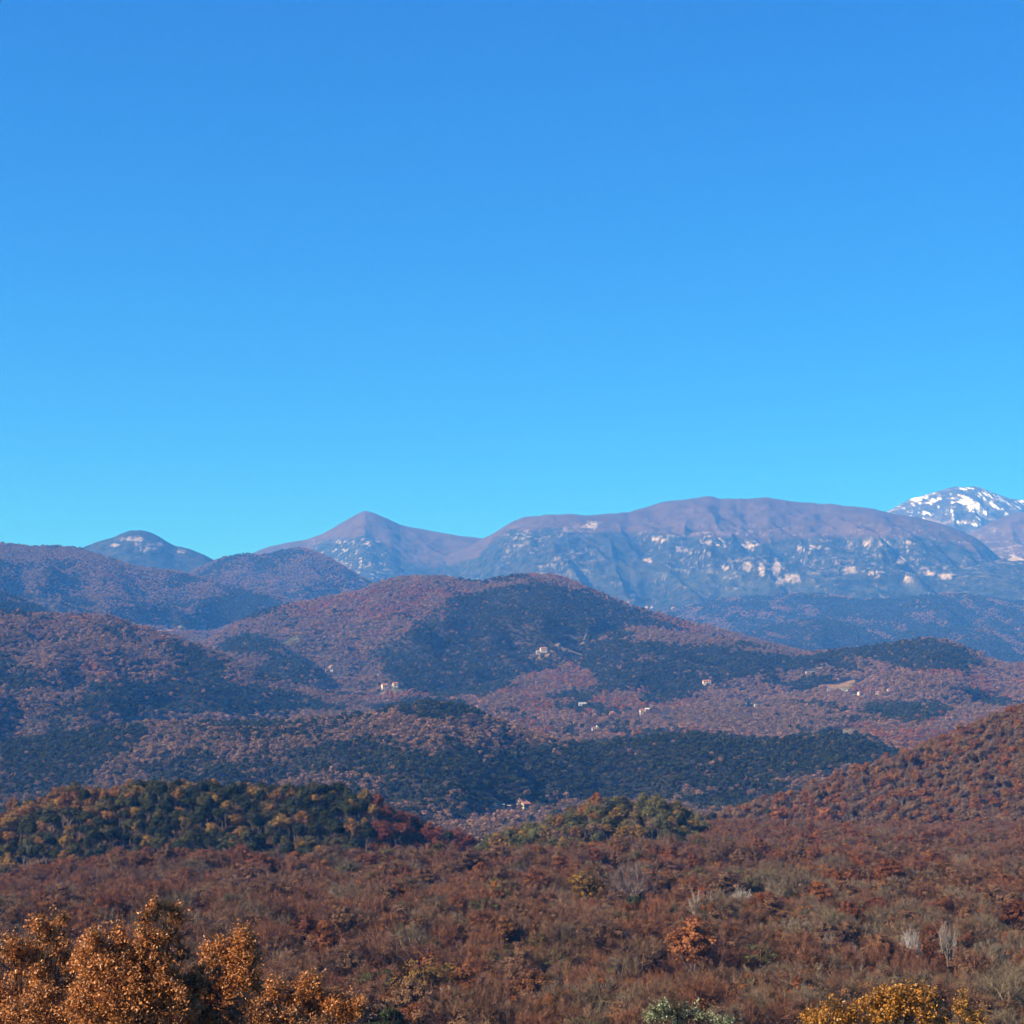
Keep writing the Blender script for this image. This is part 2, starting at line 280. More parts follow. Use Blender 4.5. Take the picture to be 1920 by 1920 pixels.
def build_hill(h, idx):
    far = h.Y > 9000
    nu = 1500 if far else 560
    ny = 260 if far else 120
    u = np.linspace(-0.36, 0.36, nu)
    Yk, zr = h.ridge(u)
    t = np.linspace(0, 1, ny); nf = int(ny * 0.74)
    off = np.concatenate([-h.lf * (1 - np.linspace(0, 1, nf)) ** 1.25, h.lb * np.linspace(0, 1, ny - nf + 1)[1:] ** 1.3])
    Yg = Yk[None, :] + off[:, None]; xg = u[None, :] * Yg
    x = xg.ravel(); Y = Yg.ravel()
    z = h.H(x, Y)
    zo = base_z(x, Y)
    for j, g in enumerate(H):
        if j == idx: continue
        m = (Y > g.Yk.min() - g.lf * 1.6 - 300) & (Y < g.Yk.max() + g.lb + 700)
        if m.any():
            q = np.full(z.shape, -1e9); q[m] = g.H(x[m], Y[m]); zo = np.maximum(zo, q)
    attrs = {}
    if far:
        px, py = to_px(x, Y, z)
        s = h.Y / 11000.0
        band = fbm(x / (62 * s), z / (20 * s), 4, 31, 0.65); fine = fbm(x / (17 * s), z / (8 * s), 2, 32, 0.7)
        patch = fbm(x / (420 * s), z / (160 * s), 3, 35)
        rock = np.zeros_like(z); grass = np.zeros_like(z); mead = np.zeros_like(z); snow = np.zeros_like(z)
        tl = np.interp(px, TL[:, 0], TL[:, 1])
        if h is range_ or h is pyramid or h is right_lump or h is foot_right:
            grass = ss(-5, 5, tl - py + 14 * (band - 0.5) + 26 * (patch - 0.5))
            if h is right_lump: grass[:] = 1 - ss(1040, 1060, py)
            if h is foot_right: grass[:] = 0
            e = ell(px, py, CLIFFS if h is not pyramid else PYRCL)
            bandw = ss(975, 1000, py) * (1 - ss(1065, 1100, py)) * (ss(1130, 1260, px) * 0.5 + 0.5 * ss(920, 960, px) * (1 - ss(1100, 1150, px)))
            if h is pyramid: bandw = bandw * 0 + ss(560, 620, px) * (1 - ss(715, 740, px)) * ss(1005, 1015, py)
            nn = 0.35 * band + 0.35 * fine + 0.30 * fbm(x / (15 * s), z / (44 * s), 3, 36)
            rock = ss(0.0, 0.12, 0.42 * e * (0.5 + 1.0 * patch) + nn - 0.76) * (0.65 + 0.5 * e)
            sp = ss(0.0, 0.07, 0.55 * fine + 0.45 * band - 0.60 + 0.2 * (patch - 0.5)) * bandw * 0.9
            low = ss(0.0, 0.07, 0.55 * fine + 0.45 * band - 0.68) * ss(1060, 1080, py) * 0.45
            rock = np.maximum(rock, np.maximum(sp, low))
            mead = ss(0.60, 0.68, fbm(x / 330, z / 70, 4, 61)) * ss(1040, 1080, py) * 0.4
        if h is dome:
            e = ell(px, py, DOMECL); rock = ss(0.0, 0.16, 0.34 * e + 0.3 * band + 0.35 * fine + 0.35 * fbm(x / 11, z / 26, 3, 39, 0.7) - 0.71) * 0.85
        if h is snow_pk:
            grass[:] = 0.35; rock = ss(0.55, 0.75, band) * 0.5
            e = ell(px, py, SNOW); hi = 1 - ss(914, 985, py)
            st = fbm((x + 0.5 * z) / 30, z / 75, 4, 71, 0.65)
            snow = ss(0.0, 0.16, 0.185 * e + 0.04 * hi + st * 0.55 + 0.45 * fbm(x / 22, z / 34, 3, 73, 0.7) - 0.63)
        attrs = dict(rock=rock, grass=grass, mead=mead, snow=snow)
    f = grid_faces(nu, ny)
    ok = (z > zo - (12 if far else 5)); keep = ok[f].any(1)
    V, f, attrs = compact(np.stack([x, Y, z], 1), f, keep, attrs)
    me = mesh_from(h.name, V, [f], [M_mtn if far else M_floor_far if h.Y > 1500 else M_floor], True, attrs)
    return obj(h.name, me)

SETTING = {
 'snow_mountain': ('rounded far mountain streaked with snow fields near its top', 'mountain'),
 'far_mountain': ('bare brown mountain shoulder in front of the snowy summit', 'mountain'),
 'pointed_mountain': ('pointed bare brown peak with a long smooth saddle', 'mountain'),
 'rocky_mountain': ('long brown mountain range with bands of pale limestone cliffs', 'mountain'),
 'far_foothill': ('blue foothill below the right end of the rocky range', 'hill'),
 'domed_mountain': ('small blue domed mountain with a pale cliff under its top', 'mountain'),
}
HL = {id(blue_a): 'hazy blue wooded hill at the foot of the rocky mountain range', id(blue_b): 'hazy blue wooded hill just behind the reddish wooded hill', id(far_left): 'bluish hillside showing at the left edge above the brown wooded hill',
      id(brown_k): 'round grey brown hill between the domed and the pointed mountain', id(long_left): 'long purplish brown hill descending in front of the domed mountain', id(central): 'broad hill with brown crown and dark evergreen slope in the middle',
      id(spur): 'dark wooded spur with a farm and pale track on its crest', id(right_h): 'low hill with a dark crest above reddish woods and scattered houses', id(knob_a): 'low wooded knoll beside the green meadow in the valley', id(knob_b): 'small dark evergreen knoll in the valley',
      id(mid_left): 'brown wooded hill sloping down from the left edge', id(near_r): 'nearest long blue brown wooded ridge across the valley', id(right_n): 'rust coloured hill rising to the right edge', id(knoll_l): 'knoll carrying the dark evergreen and yellow oaks', id(knoll_r): 'small round knoll of olive oaks in the centre'}
for i, h in enumerate(H):
    o = build_hill(h, i)
    nm = h.name
    if h.Y > 9000: tag(o, SETTING[nm][0], SETTING[nm][1], kind='structure')
    else: tag(o, HL[id(h)], 'hill', kind='structure')

def build_ground():
    Yr = np.concatenate([[-400, -200, -80], np.geomspace(10, 9000, 420), np.linspace(9500, 44000, 24)])
    s = np.linspace(-1, 1, 500); s = np.sign(s) * (0.45 * np.abs(s) + 1.1 * np.abs(s) ** 4)
    Yg = np.repeat(Yr[:, None], len(s), 1); xg = np.clip(s[None, :] * (np.maximum(Yr, 0)[:, None] + 160), -27000 + 900 * s[None, :], 27000 + 900 * s[None, :])
    x, Y = xg.ravel(), Yg.ravel(); z = base_z(x, Y)
    me = mesh_from('ground', np.stack([x, Y, z], 1), [grid_faces(len(s), len(Yr))], [M_floor], True)
    tag(obj('ground', me), 'brown leaf strewn ground of the plateau and the valley', 'ground', kind='structure')
build_ground()

# ------------------------------------------------------------------ which ground can be seen from up here (to plant trees there)
VU = np.linspace(-0.36, 0.36, 560); VY = np.geomspace(30, 9200, 760)
gx = VU[None, :] * VY[:, None]; gY = np.repeat(VY[:, None], len(VU), 1)
GZ, GO = comp(gx.ravel(), gY.ravel(), True); GZ = GZ.reshape(gx.shape); GO = GO.reshape(gx.shape)
GV = (GZ + np.where(VY[:, None] > 140, 6.0, 0.0)) / VY[:, None]
RM = np.maximum.accumulate(GV, 0)
def run_max(u, Y):
    iu = np.clip(np.round((u + 0.36) / 0.72 * (len(VU) - 1)).astype(int), 0, len(VU) - 1)
    iy = np.clip(np.floor(np.log(np.maximum(Y, 30) / 30) / math.log(9200 / 30) * (len(VY) - 1)).astype(int) - 1, 0, len(VY) - 1)
    return RM[iy, iu]
def hit(px, py, dh=0.0, y0=60.0):
    """ground point seen at a picture position (dh: height of what stands there)"""
    u, v = uv(px, py); Y = np.geomspace(y0, 12000, 9000)
    z = comp(u * Y, Y) + dh
    i = np.argmax(z >= v * Y)
    return float(u * Y[i]), float(Y[i]), float(z[i] - dh)

# ------------------------------------------------------------------ meadows and tracks (their own thin sheets on the slopes)
def inpoly(px, py, P):
    P = np.asarray(P, float); r = np.zeros(np.shape(px), bool); j = len(P) - 1
    for i in range(len(P)):
        c = ((P[i, 1] > py) != (P[j, 1] > py)) & (px < (P[j, 0] - P[i, 0]) * (py - P[i, 1]) / (P[j, 1] - P[i, 1] + 1e-9) + P[i, 0])
        r ^= c; j = i
    return r
M_mead_green = ground_mat('meadow_grass', (0.055, 0.075, 0.03), (0.09, 0.11, 0.05), 0.06)
M_mead_dry = ground_mat('dry_grass', (0.13, 0.085, 0.05), (0.20, 0.13, 0.075), 0.06)
M_mead_olive = ground_mat('olive_grass', (0.085, 0.08, 0.045), (0.15, 0.13, 0.075), 0.06)
M_track = ground_mat('pale_gravel', (0.10, 0.085, 0.065), (0.15, 0.125, 0.10), 0.1)
MEADOWS = [ # picture x, y, half width, half height, material, label
 (538,1206,22,5,M_mead_green,'small green meadow in a clearing left of the central hill'),
 (612,1258,13,1.5,M_mead_dry,'dry pale field beside the dark evergreen knoll'),
 (725,1299,52,8,M_mead_olive,'olive meadow sloping below the cream farmhouse in the valley'),
 (1003,1236,30,7,M_mead_dry,'straw coloured terrace below the farm on the spur'),
 (330,1180,34,3.5,M_mead_olive,'olive meadow around the white farmhouse in the left valley'),
 (928,1514,26,8,M_mead_olive,'pale meadow beside the brown roofed farm'),
 (1545,1252,22,4,M_mead_dry,'pale terrace at the foot of the dark crest'),
 (1560,1288,40,5,M_mead_dry,'dry clearing around the hamlet on the reddish slope'),
 (1600,1285,30,4,M_mead_olive,'olive clearing right of the hamlet'),
 (1590,1371,36,4,M_mead_olive,'olive clearing behind the flat cream shed'),
 (1240,1345,34,5,M_mead_olive,'olive clearing below the tall cream house'),
 (1150,1337,26,3,M_mead_dry,'narrow dry field between two white houses'),
 (1120,1366,26,3,M_mead_olive,'narrow clearing beside the two small white cottages'),
 (900,1541,30,4,M_mead_olive,'strip of pale grass beside the valley road'),
]
TRACKS = [
 ([(1040,1219),(1070,1212),(1095,1205),(1120,1198),(1150,1188),(1180,1181)], 9, 'pale track climbing from the spur farm along the crest'),
 ([(1052,1221),(1075,1222),(1110,1224),(1160,1229),(1200,1232),(1250,1239)], 8, 'pale firebreak running below the crest of the spur'),
 ([(1055,1190),(1070,1193),(1088,1202)], 6, 'short pale track joining the crest track'),
]
CLEAR = []   # picture polygons kept free of trees
def sheet(name, x, Y, nu, ny, m, label, cat, lift=0.35):
    z = comp(x, Y) + lift
    me = mesh_from(name, np.stack([x, Y, z], 1), [grid_faces(nu, ny)], [m], True)
    return tag(obj(name, me), label, cat, kind='structure')
for k, (cx, cy, hw, hh, m, lab) in enumerate(MEADOWS):
    a = np.linspace(0, 2 * np.pi, 48, endpoint=False)
    wob = 1 + 0.28 * (fbm(np.cos(a) * 1.7 + k * 5, np.sin(a) * 1.7, 3, 3) - 0.5) * 2
    X, Yc, Zc = hit(cx, cy); _, Yt, _ = hit(cx, cy - hh); _, Yb, _ = hit(cx, cy + hh)
    dY = min(max(0.5 * (Yt - Yb), 5.0), 130.0); dX = hw / F * Yc
    r = np.linspace(0, 1, 9)[:, None] * wob[None, :]
    a2 = np.concatenate([a, a[:1]]); r2 = np.concatenate([r, r[:, :1]], 1)
    x = (X + dX * r2 * np.cos(a2)[None, :]).ravel(); Y = (Yc + dY * r2 * np.sin(a2)[None, :]).ravel()
    sheet('meadow', x, Y, len(a2), 9, m, lab, 'meadow')
    CLEAR.append(('e', X, Yc, dX * 1.0, dY * 1.0))
for pts, wd, lab in TRACKS:
    P = np.array([hit(*p) for p in pts]); t = np.linspace(0, len(P) - 1, 60)
    cxx = gsm(np.interp(t, np.arange(len(P)), P[:, 0]), 2); cyy = gsm(np.interp(t, np.arange(len(P)), P[:, 1]), 2)
    dx, dy = np.gradient(cxx), np.gradient(cyy); L = np.hypot(dx, dy) + 1e-9
    o = np.linspace(-0.5, 0.5, 4) * wd
    x = (cxx[:, None] - dy[:, None] / L[:, None] * o).ravel(); Y = (cyy[:, None] + dx[:, None] / L[:, None] * o).ravel()
    sheet('path', x, Y, 4, 60, M_track, lab, 'path', 0.5)
    for a, b in zip(cxx[::2], cyy[::2]): CLEAR.append(('e', a, b, wd * 0.9, wd * 1.3))

# ------------------------------------------------------------------ houses
def flat_mat(name, c, var=0.15, sc=0.6, rough=0.9):
    return ground_mat(name, tuple(v * (1 - var) for v in c), tuple(min(1, v * (1 + var)) for v in c), sc)
M_white = flat_mat('white_render', (0.50, 0.46, 0.42)); M_cream = flat_mat('cream_render', (0.54, 0.43, 0.32)); M_stone = flat_mat('stone_wall', (0.34, 0.28, 0.22), 0.3)
M_ochre = flat_mat('orange_render', (0.62, 0.34, 0.20))
M_tile = flat_mat('clay_tiles', (0.30, 0.13, 0.08), 0.3, 1.2); M_slate = flat_mat('grey_roofing', (0.30, 0.29, 0.28), 0.2); M_whiteroof = flat_mat('pale_roofing', (0.48, 0.46, 0.44))
M_dark = flat_mat('dark_glass', (0.03, 0.035, 0.045), 0.1); M_wood = flat_mat('door_wood', (0.12, 0.07, 0.04))
def boxes(L):
    V = []; Fc = []
    for (x0, x1, y0, y1, z0, z1) in L:
        b = len(V); V += [(x0,y0,z0),(x1,y0,z0),(x1,y1,z0),(x0,y1,z0),(x0,y0,z1),(x1,y0,z1),(x1,y1,z1),(x0,y1,z1)]
        Fc += [[b+i for i in q] for q in ((0,3,2,1),(4,5,6,7),(0,1,5,4),(1,2,6,5),(2,3,7,6),(3,0,4,7))]
    return np.array(V), [np.array(Fc)]
def house(px, py, wpx, depth, hgt, wallm, roofm, rz, label, cat='house', flat=False, cols=3, rows=2, chimney=True, name='farmhouse'):
    X, Y, Z = hit(px, py)
    w = 0.8 * wpx / F * Y; d = depth; hz = hgt * 0.68
    r = empty(name, (X, Y, Z - 0.3), radians(rz)); tag(r, label, cat, 'houses scattered over the wooded hills')
    V = []; Fq = []; Ft = []
    hw, hd = w / 2, d / 2
    rise = 0.0 if flat else d * 0.22
    V = [(-hw,-hd,-3),(hw,-hd,-3),(hw,hd,-3),(-hw,hd,-3),(-hw,-hd,hz),(hw,-hd,hz),(hw,hd,hz),(-hw,hd,hz),(-hw,0,hz+rise),(hw,0,hz+rise)]
    Fq = [(0,3,2,1),(0,1,5,4),(2,3,7,6)]; 
    if flat: Fq += [(1,2,6,5),(3,0,4,7),(4,5,6,7)]; faces = [np.array(Fq)]
    else: faces = [np.array(Fq), np.array([(1,2,6,9,5),(3,0,4,8,7)])]
    obj('wall', mesh_from('wall', V, faces, [wallm]), r)
    ov = 0.5; th = 0.3
    if flat:
        V2, f2 = boxes([(-hw-ov, hw+ov, -hd-ov, hd+ov, hz+0.01, hz+0.45)])
    else:
        k = rise / hd; e = hz - ov * k
        V2 = np.array([(-hw-ov,-hd-ov,e+.02),(hw+ov,-hd-ov,e+.02),(hw+ov,0,hz+rise+.02),(-hw-ov,0,hz+rise+.02),(hw+ov,hd+ov,e+.02),(-hw-ov,hd+ov,e+.02),
                       (-hw-ov,-hd-ov,e+th),(hw+ov,-hd-ov,e+th),(hw+ov,0,hz+rise+th),(-hw-ov,0,hz+rise+th),(hw+ov,hd+ov,e+th),(-hw-ov,hd+ov,e+th)])
        f2 = [np.array([(0,3,2,1),(3,5,4,2),(6,7,8,9),(9,8,10,11),(0,1,7,6),(4,5,11,10),(1,2,8,7),(2,4,10,8),(3,0,6,9),(5,3,9,11)])]
    rf = obj('roof', mesh_from('roof', V2, f2, [roofm]), r)
    if chimney and not flat:
        Vc, fc = boxes([(hw*0.4, hw*0.4+0.9, 0.1, 0.9, hz+rise*0.6, hz+rise+1.3)])
        obj('chimney', mesh_from('chimney', Vc, fc, [wallm]), rf)
    wh = hz / rows
    for rr in range(rows):
        for c in range(cols):
            cx = -hw + w * (c + 0.5) / cols; z0 = wh * rr + wh * 0.35
            isd = rr == 0 and c == cols // 2
            Vw, fw = boxes([(cx-0.65 - 0.2*isd, cx+0.65 + 0.2*isd, -hd-0.06, -hd+0.05, (0.1 if isd else z0), z0+1.4 + 0.2*isd)])
            obj('door' if isd else 'window', mesh_from('opening', Vw, fw, [M_wood if isd else M_dark]), r)
    CLEAR.append(('h', px, py, wpx * 0.5 + 3, Y))
    return r
house(299,1187,11,9,8,M_ochre,M_tile,8,'orange farmhouse in the left valley meadow below the long brown hill')
house(317,1184.5,13,8,5,M_white,M_tile,-6,'long white house just right of the orange farmhouse in the left valley')
house(378,1184,17,10,6,M_white,M_tile,5,'white red roofed house standing apart, right of the orange farmhouse',cols=4)
house(721,1291,13,12,9,M_cream,M_tile,18,'larger tall cream farmhouse above the olive valley meadow',rows=3)
house(741,1287,11,10,7,M_cream,M_tile,14,'smaller cream outbuilding behind the tall farmhouse on the olive meadow')
house(1019,1222,15,11,8,M_cream,M_tile,12,'cream stone farmhouse on the crest of the spur above a straw terrace')
house(1009,1225,9,8,4,M_stone,M_slate,12,'low stone barn beside the farmhouse on the spur crest',rows=1,cols=2,chimney=False,name='barn')
house(1092,1324.5,17,10,6,M_white,M_slate,4,'white grey roofed house below the evergreen slope')
house(1203,1342,8,8,12,M_cream,M_tile,10,'tall narrow cream house on the valley slope',rows=4,cols=2)
house(1213,1336,10,8,8,M_stone,M_whiteroof,10,'stone house with pale roof behind the tall narrow house')
house(1325,1283,18,10,7,M_cream,M_tile,6,'cream house at the edge of the dark woods')
house(1404,1322,12,10,6,M_white,M_whiteroof,0,'white flat roofed villa, left half of the white pair',flat=True,cols=4,name='villa')
house(1420,1325,14,10,6,M_white,M_whiteroof,0,'white flat roofed villa, right half of the white pair',flat=True,cols=4,name='villa')
house(1558,1296,16,8,3.5,M_white,M_whiteroof,0,'long low white building in front of the hamlet trees',flat=True,rows=1,cols=4,name='shed')
house(1584,1295,14,8,3.5,M_white,M_whiteroof,0,'low white building right of the long one in the hamlet',flat=True,rows=1,cols=3,name='shed')
house(1611,1305,5,7,8,M_cream,M_tile,20,'small cream tower house at the right end of the hamlet',cols=1,rows=3)
house(1604,1305,11,8,3,M_white,M_whiteroof,0,'low white wall like shed beside the cream tower house',flat=True,rows=1,cols=2,name='shed')
house(1645,1302,8,8,5,M_cream,M_tile,-10,'small cream cottage alone right of the hamlet',cols=2)
house(1666,1297,6,7,5,M_white,M_tile,5,'tiny white cottage farthest right of the hamlet',cols=1)
house(1588,1378.5,15,9,4,M_cream,M_whiteroof,0,'flat cream shed in the olive clearing above the near ridge',flat=True,rows=1,cols=3,name='shed')
house(985,1514,17,8,5,M_stone,M_tile,26,'long cream farm with brown roof on the valley floor behind the knoll',cols=5)
house(973,1511,6,7,6,M_cream,M_tile,26,'bright cream gable house at the left end of the brown roofed farm',cols=1)
house(931,1516,4,5,3,M_white,M_whiteroof,0,'tiny white hut left of the brown roofed farm',flat=True,rows=1,cols=1,name='shed')
house(943,1513,6,6,3,M_white,M_whiteroof,0,'low white shed between the tiny hut and the brown roofed farm',flat=True,rows=1,cols=2,name='shed')
house(955,1515,8,6,3,M_white,M_whiteroof,0,'white shed nearest the left end of the brown roofed farm',flat=True,rows=1,cols=2,name='shed')
house(1120,1367,5,7,5,M_white,M_whiteroof,0,'upper of two small white cottages below the stone house',cols=1)
house(1112,1370,5,7,5,M_white,M_tile,10,'lower of two small white cottages below the stone house',cols=1)
house(893,1328,7,7,4,M_white,M_tile,5,'small white cottage above the near ridge crest',cols=1)
house(1520,1261,24,6,3,M_white,M_whiteroof,0,'long white walled terrace building below the dark crest',flat=True,rows=1,cols=5,name='shed')
house(1512,1325,9,7,4,M_white,M_tile,6,'small white cottage in the reddish wood below the hamlet, left one',cols=2)
house(1549,1324,7,7,4,M_cream,M_tile,-8,'small cream cottage in the reddish wood below the hamlet, right one',cols=2)
house(1147,1340,10,7,4,M_cream,M_tile,3,'low cream barn at the narrow dry field',rows=1,cols=2,name='barn')
house(705,1268,9,7,3,M_stone,M_slate,0,'low stone shed in the bare trees above the tall cream farmhouse',rows=1,cols=2,chimney=False,name='shed')
house(622,1258,7,6,3,M_white,M_whiteroof,0,'tiny pale shed on the dry field by the evergreen knoll',flat=True,rows=1,cols=1,name='shed')
for q, (a, b, w) in enumerate([(1212,1140,6),(1222,1140,5),(1262,1143,8),(1274,1143,8)]):
    house(a, b, w, 14, 9, M_white, M_tile, 0, ['far white house, leftmost of the hamlet behind the central hill','far white house, second from left in the hamlet behind the central hill','far white block, third from left in the hamlet behind the central hill','far white block, rightmost of the hamlet behind the central hill'][q], cols=2, chimney=False)

# ------------------------------------------------------------------ tree shapes
def unit(n, g):
    v = g.normal(size=(n, 3)); return v / np.linalg.norm(v, axis=1, keepdims=True)
def leaves(c, nrm, size, g, aspect=0.62):
    """diamond leaves at the points c facing nrm"""
    n = len(c); r = unit(n, g); t = np.cross(nrm, r); t /= np.linalg.norm(t, axis=1, keepdims=True) + 1e-9
    b = np.cross(nrm, t); s = (size * g.uniform(0.6, 1.35, n))[:, None]
    V = np.stack([c - t * s / 2, c + b * s * aspect / 2, c + t * s / 2, c - b * s * aspect / 2], 1).reshape(-1, 3)
    return V, np.arange(4 * n).reshape(n, 4)
def slivers(p, d, L, w, g):
    n = len(p); r = unit(n, g); t = np.cross(d, r); t /= np.linalg.norm(t, axis=1, keepdims=True) + 1e-9
    V = np.stack([p - t * w[:, None] / 2, p + t * w[:, None] / 2, p + d * L[:, None]], 1).reshape(-1, 3)
    return V, np.arange(3 * n).reshape(n, 3)
def tube(path, rad, k=5):
    path = np.asarray(path, float); n = len(path); d = np.gradient(path, axis=0); d /= np.linalg.norm(d, axis=1, keepdims=True) + 1e-9
    a = np.cross(d, [0.3, 0.2, 0.93]); nn = np.linalg.norm(a, axis=1, keepdims=True); a = np.where(nn < 1e-3, [1, 0, 0], a / (nn + 1e-9)); b = np.cross(d, a)
    th = np.linspace(0, 2 * np.pi, k, endpoint=False)
    V = (path[:, None, :] + np.asarray(rad)[:, None, None] * (a[:, None, :] * np.cos(th)[None, :, None] + b[:, None, :] * np.sin(th)[None, :, None])).reshape(-1, 3)
    i = np.arange(n * k).reshape(n, k); j = np.roll(i, -1, 1)
    return V, np.stack([i[:-1], j[:-1], j[1:], i[1:]], -1).reshape(-1, 4)
class Geo:
    def __init__(s): s.V = []; s.q = []; s.t = []; s.n = 0; s.var = []
    def add(s, V, f, var=None):
        (s.q if f.shape[1] == 4 else s.t).append(f + s.n); s.V.append(V); s.n += len(V)
        s.var.append(np.full(len(V), 0.5) if var is None else np.repeat(var, len(V) // len(var)))
    def faces(s):
        return ([np.concatenate(s.q)] if s.q else []) + ([np.concatenate(s.t)] if s.t else [])
    def mesh(s, name, m):
        return mesh_from(name, np.concatenate(s.V), s.faces(), [m], False, {'var': np.concatenate(s.var)})
def curve(p0, p1, bend, n, g):
    t = np.linspace(0, 1, n)[:, None]; mid = (np.asarray(p0) + np.asarray(p1)) / 2 + bend
    return (1 - t) ** 2 * np.asarray(p0) + 2 * t * (1 - t) * mid + t ** 2 * np.asarray(p1)
def tree_shape(kind, h, r, seed, lod):
    """returns wood, leaf and twig Geo of one tree of height h and crown radius r"""
    g = np.random.default_rng(seed)
    wood, leaf, twig = Geo(), Geo(), Geo()
    lean = g.normal(size=2) * 0.03 * h
    cz = h - r * (0.95 if kind != 'ever' else 0.9)
    top = np.array([lean[0], lean[1], cz + 0.25 * r])
    if lod < 2:
        tp = curve((0, 0, -0.8), top, (g.normal() * .2, g.normal() * .2, 0), 7, g); wood.add(*tube(tp, np.linspace(0.028 * h * 0.8, 0.05, 7), 6))
    # lobes of the crown
    nl = {'leafy': 11, 'half': 11, 'bare': 12, 'ever': 10, 'thin': 12}[kind]
    ld = unit(nl * 3, g); ld = ld[ld[:, 2] > -0.25][:nl]; ld[:, 2] = ld[:, 2] * 0.9 + 0.12
    lc = np.array([lean[0], lean[1], cz]) + ld * r * g.uniform(0.45, 0.72, (len(ld), 1)) * [1, 1, 0.85]
    lr = r * g.uniform(0.34, 0.52, len(ld))
    if kind in ('bare', 'half', 'thin'): lc[:, 2] = cz + (lc[:, 2] - cz) * 0.8 + 0.05 * r; lc[:, :2] *= 1.08
    lc = np.concatenate([lc, [[lean[0], lean[1], cz + 0.42 * r]]]); lr = np.append(lr, 0.48 * r); ld = np.concatenate([ld, [[0, 0, 1.0]]])
    ends = []
    for c, rr, d in zip(lc, lr, ld):
        if lod < 2:
            t0 = g.uniform(0.35, 0.9); p0 = np.array([lean[0] * t0, lean[1] * t0, top[2] * t0])
            lp = curve(p0, c + d * rr * 0.3, (0, 0, -0.12 * h * g.uniform(0.3, 1)), 6, g)
            wood.add(*tube(lp, np.linspace(0.011 * h, 0.035, 6) * (1.25 if kind == 'thin' else 1), 4))
            for _ in range(5 if lod == 0 else 3):
                e = c + unit(1, g)[0] * rr * 0.95 + np.array([0, 0, 0.25 * rr]); ends.append(e)
                wood.add(*tube(curve(lp[3], e, (0, 0, -0.2 * rr), 4, g), np.linspace(0.05, 0.015, 4), 3))
    def shell(n, up=0.15, inner=0.55):
        w = lr ** 2; k = g.choice(len(lc), n, p=w / w.sum()); d = unit(n, g); d[:, 2] += up; d /= np.linalg.norm(d, axis=1, keepdims=True)
        rad = lr[k] * (g.uniform(inner, 1.0, n) ** 0.5)
        return lc[k] + d * rad[:, None], d
    if kind in ('leafy', 'ever', 'half'):
        K, Mn, sz = {0: (120, 34, 0.30), 1: (110, 30, 0.34), 2: (34, 9, 0.95)}[lod]
        if kind == 'ever': K = int(K * 1.25)
        if kind == 'half': K = int(K * 0.5)
        cc, cdv = shell(K); cv = g.random(K)
        sig = 0.075 * r if lod < 2 else 0.10 * r
        p = (cc[:, None, :] + g.normal(size=(K, Mn, 3)) * sig * [1, 1, 0.7]).reshape(-1, 3)
        nr = np.repeat(cdv, Mn, 0) * 1.0 + unit(len(p), g) * 0.45 + [0, 0, 0.2]; nr /= np.linalg.norm(nr, axis=1, keepdims=True)
        V, f = leaves(p, nr, np.full(len(p), sz * (1.15 if kind == 'ever' else 1)), g, 0.7)
        leaf.add(V, f, np.clip(np.repeat(cv, Mn) * 0.65 + g.random(len(p)) * 0.35, 0, 1))
        if lod == 2 or kind != 'half':   # inner leaves that fill the crown
            n = {0: 500, 1: 420, 2: 60}[lod]; p, d = shell(n, 0, 0.05)
            V, f = leaves(np.array([lean[0], lean[1], cz]) + (p - [lean[0], lean[1], cz]) * 0.75, unit(n, g), np.full(n, 0.17 * r), g, 0.9)
            leaf.add(V, f, g.random(n))
    if kind in ('bare', 'half', 'thin'):
        n = {0: 5200, 1: 3600, 2: 420}[lod]; 
        if kind == 'half': n = int(n * 0.7)
        if kind == 'thin': n = int(n * 0.30)
        ns = {0: 90, 1: 50, 2: 14}[lod]; m_ = n // ns
        c, d = shell(ns, 0.30, 0.30); dv = d * 0.75 + unit(ns, g) * 0.25 + [0, 0, 0.45]; dv /= np.linalg.norm(dv, axis=1, keepdims=True)
        sv = g.random(ns); L0 = g.uniform(0.12, 0.28, ns) * r
        if lod < 2:
            for q in range(ns):
                wood.add(*tube(curve(c[q] - dv[q] * 0.45 * r + [0, 0, -0.1 * r], c[q] + dv[q] * L0[q], g.normal(size=3) * 0.05 * r, 4, g), np.linspace(0.055, 0.014, 4) * (1.5 if kind == 'thin' else 1), 3), np.full(12, 0.35 + 0.65 * sv[q]))
        k = np.repeat(np.arange(ns), m_); t = g.random(len(k)); n = len(k)
        p = c[k] + dv[k] * (t * L0[k])[:, None] + g.normal(size=(n, 3)) * (0.045 * r * (0.4 + t))[:, None]
        d = dv[k] + unit(n, g) * 0.6; d /= np.linalg.norm(d, axis=1, keepdims=True)
        wd = g.uniform(0.6, 1.3, n) * {0: 0.040, 1: 0.048, 2: 0.15}[lod] * (1.6 if kind == 'thin' else 1)
        V, f = slivers(p, d, g.uniform(0.07, 0.18, n) * r, wd, g); twig.add(V, f, np.clip(0.75 * sv[k] + 0.3 * g.random(n) - 0.02, 0, 1))
    return wood, leaf, twig
def geo_join(parts):
    V = []; q = []; t = []; var = []; mq = []; mt = []; n = 0
    for gme, mi in parts:
        if not gme.V: continue
        for f in gme.q: q.append(f + n); mq.append(np.full(len(f), mi))
        for f in gme.t: t.append(f + n); mt.append(np.full(len(f), mi))
        vv = np.concatenate(gme.V); V.append(vv); var.append(np.concatenate(gme.var)); n += len(vv)
    faces = ([np.concatenate(q)] if q else []) + ([np.concatenate(t)] if t else [])
    return np.concatenate(V), faces, np.concatenate(mq + mt), np.concatenate(var)
def full_mesh(name, parts):
    V, faces, mi, var = geo_join(parts)
    return mesh_from(name, V, faces, [M_leaf, M_twig], False, {'var': var}, mi)

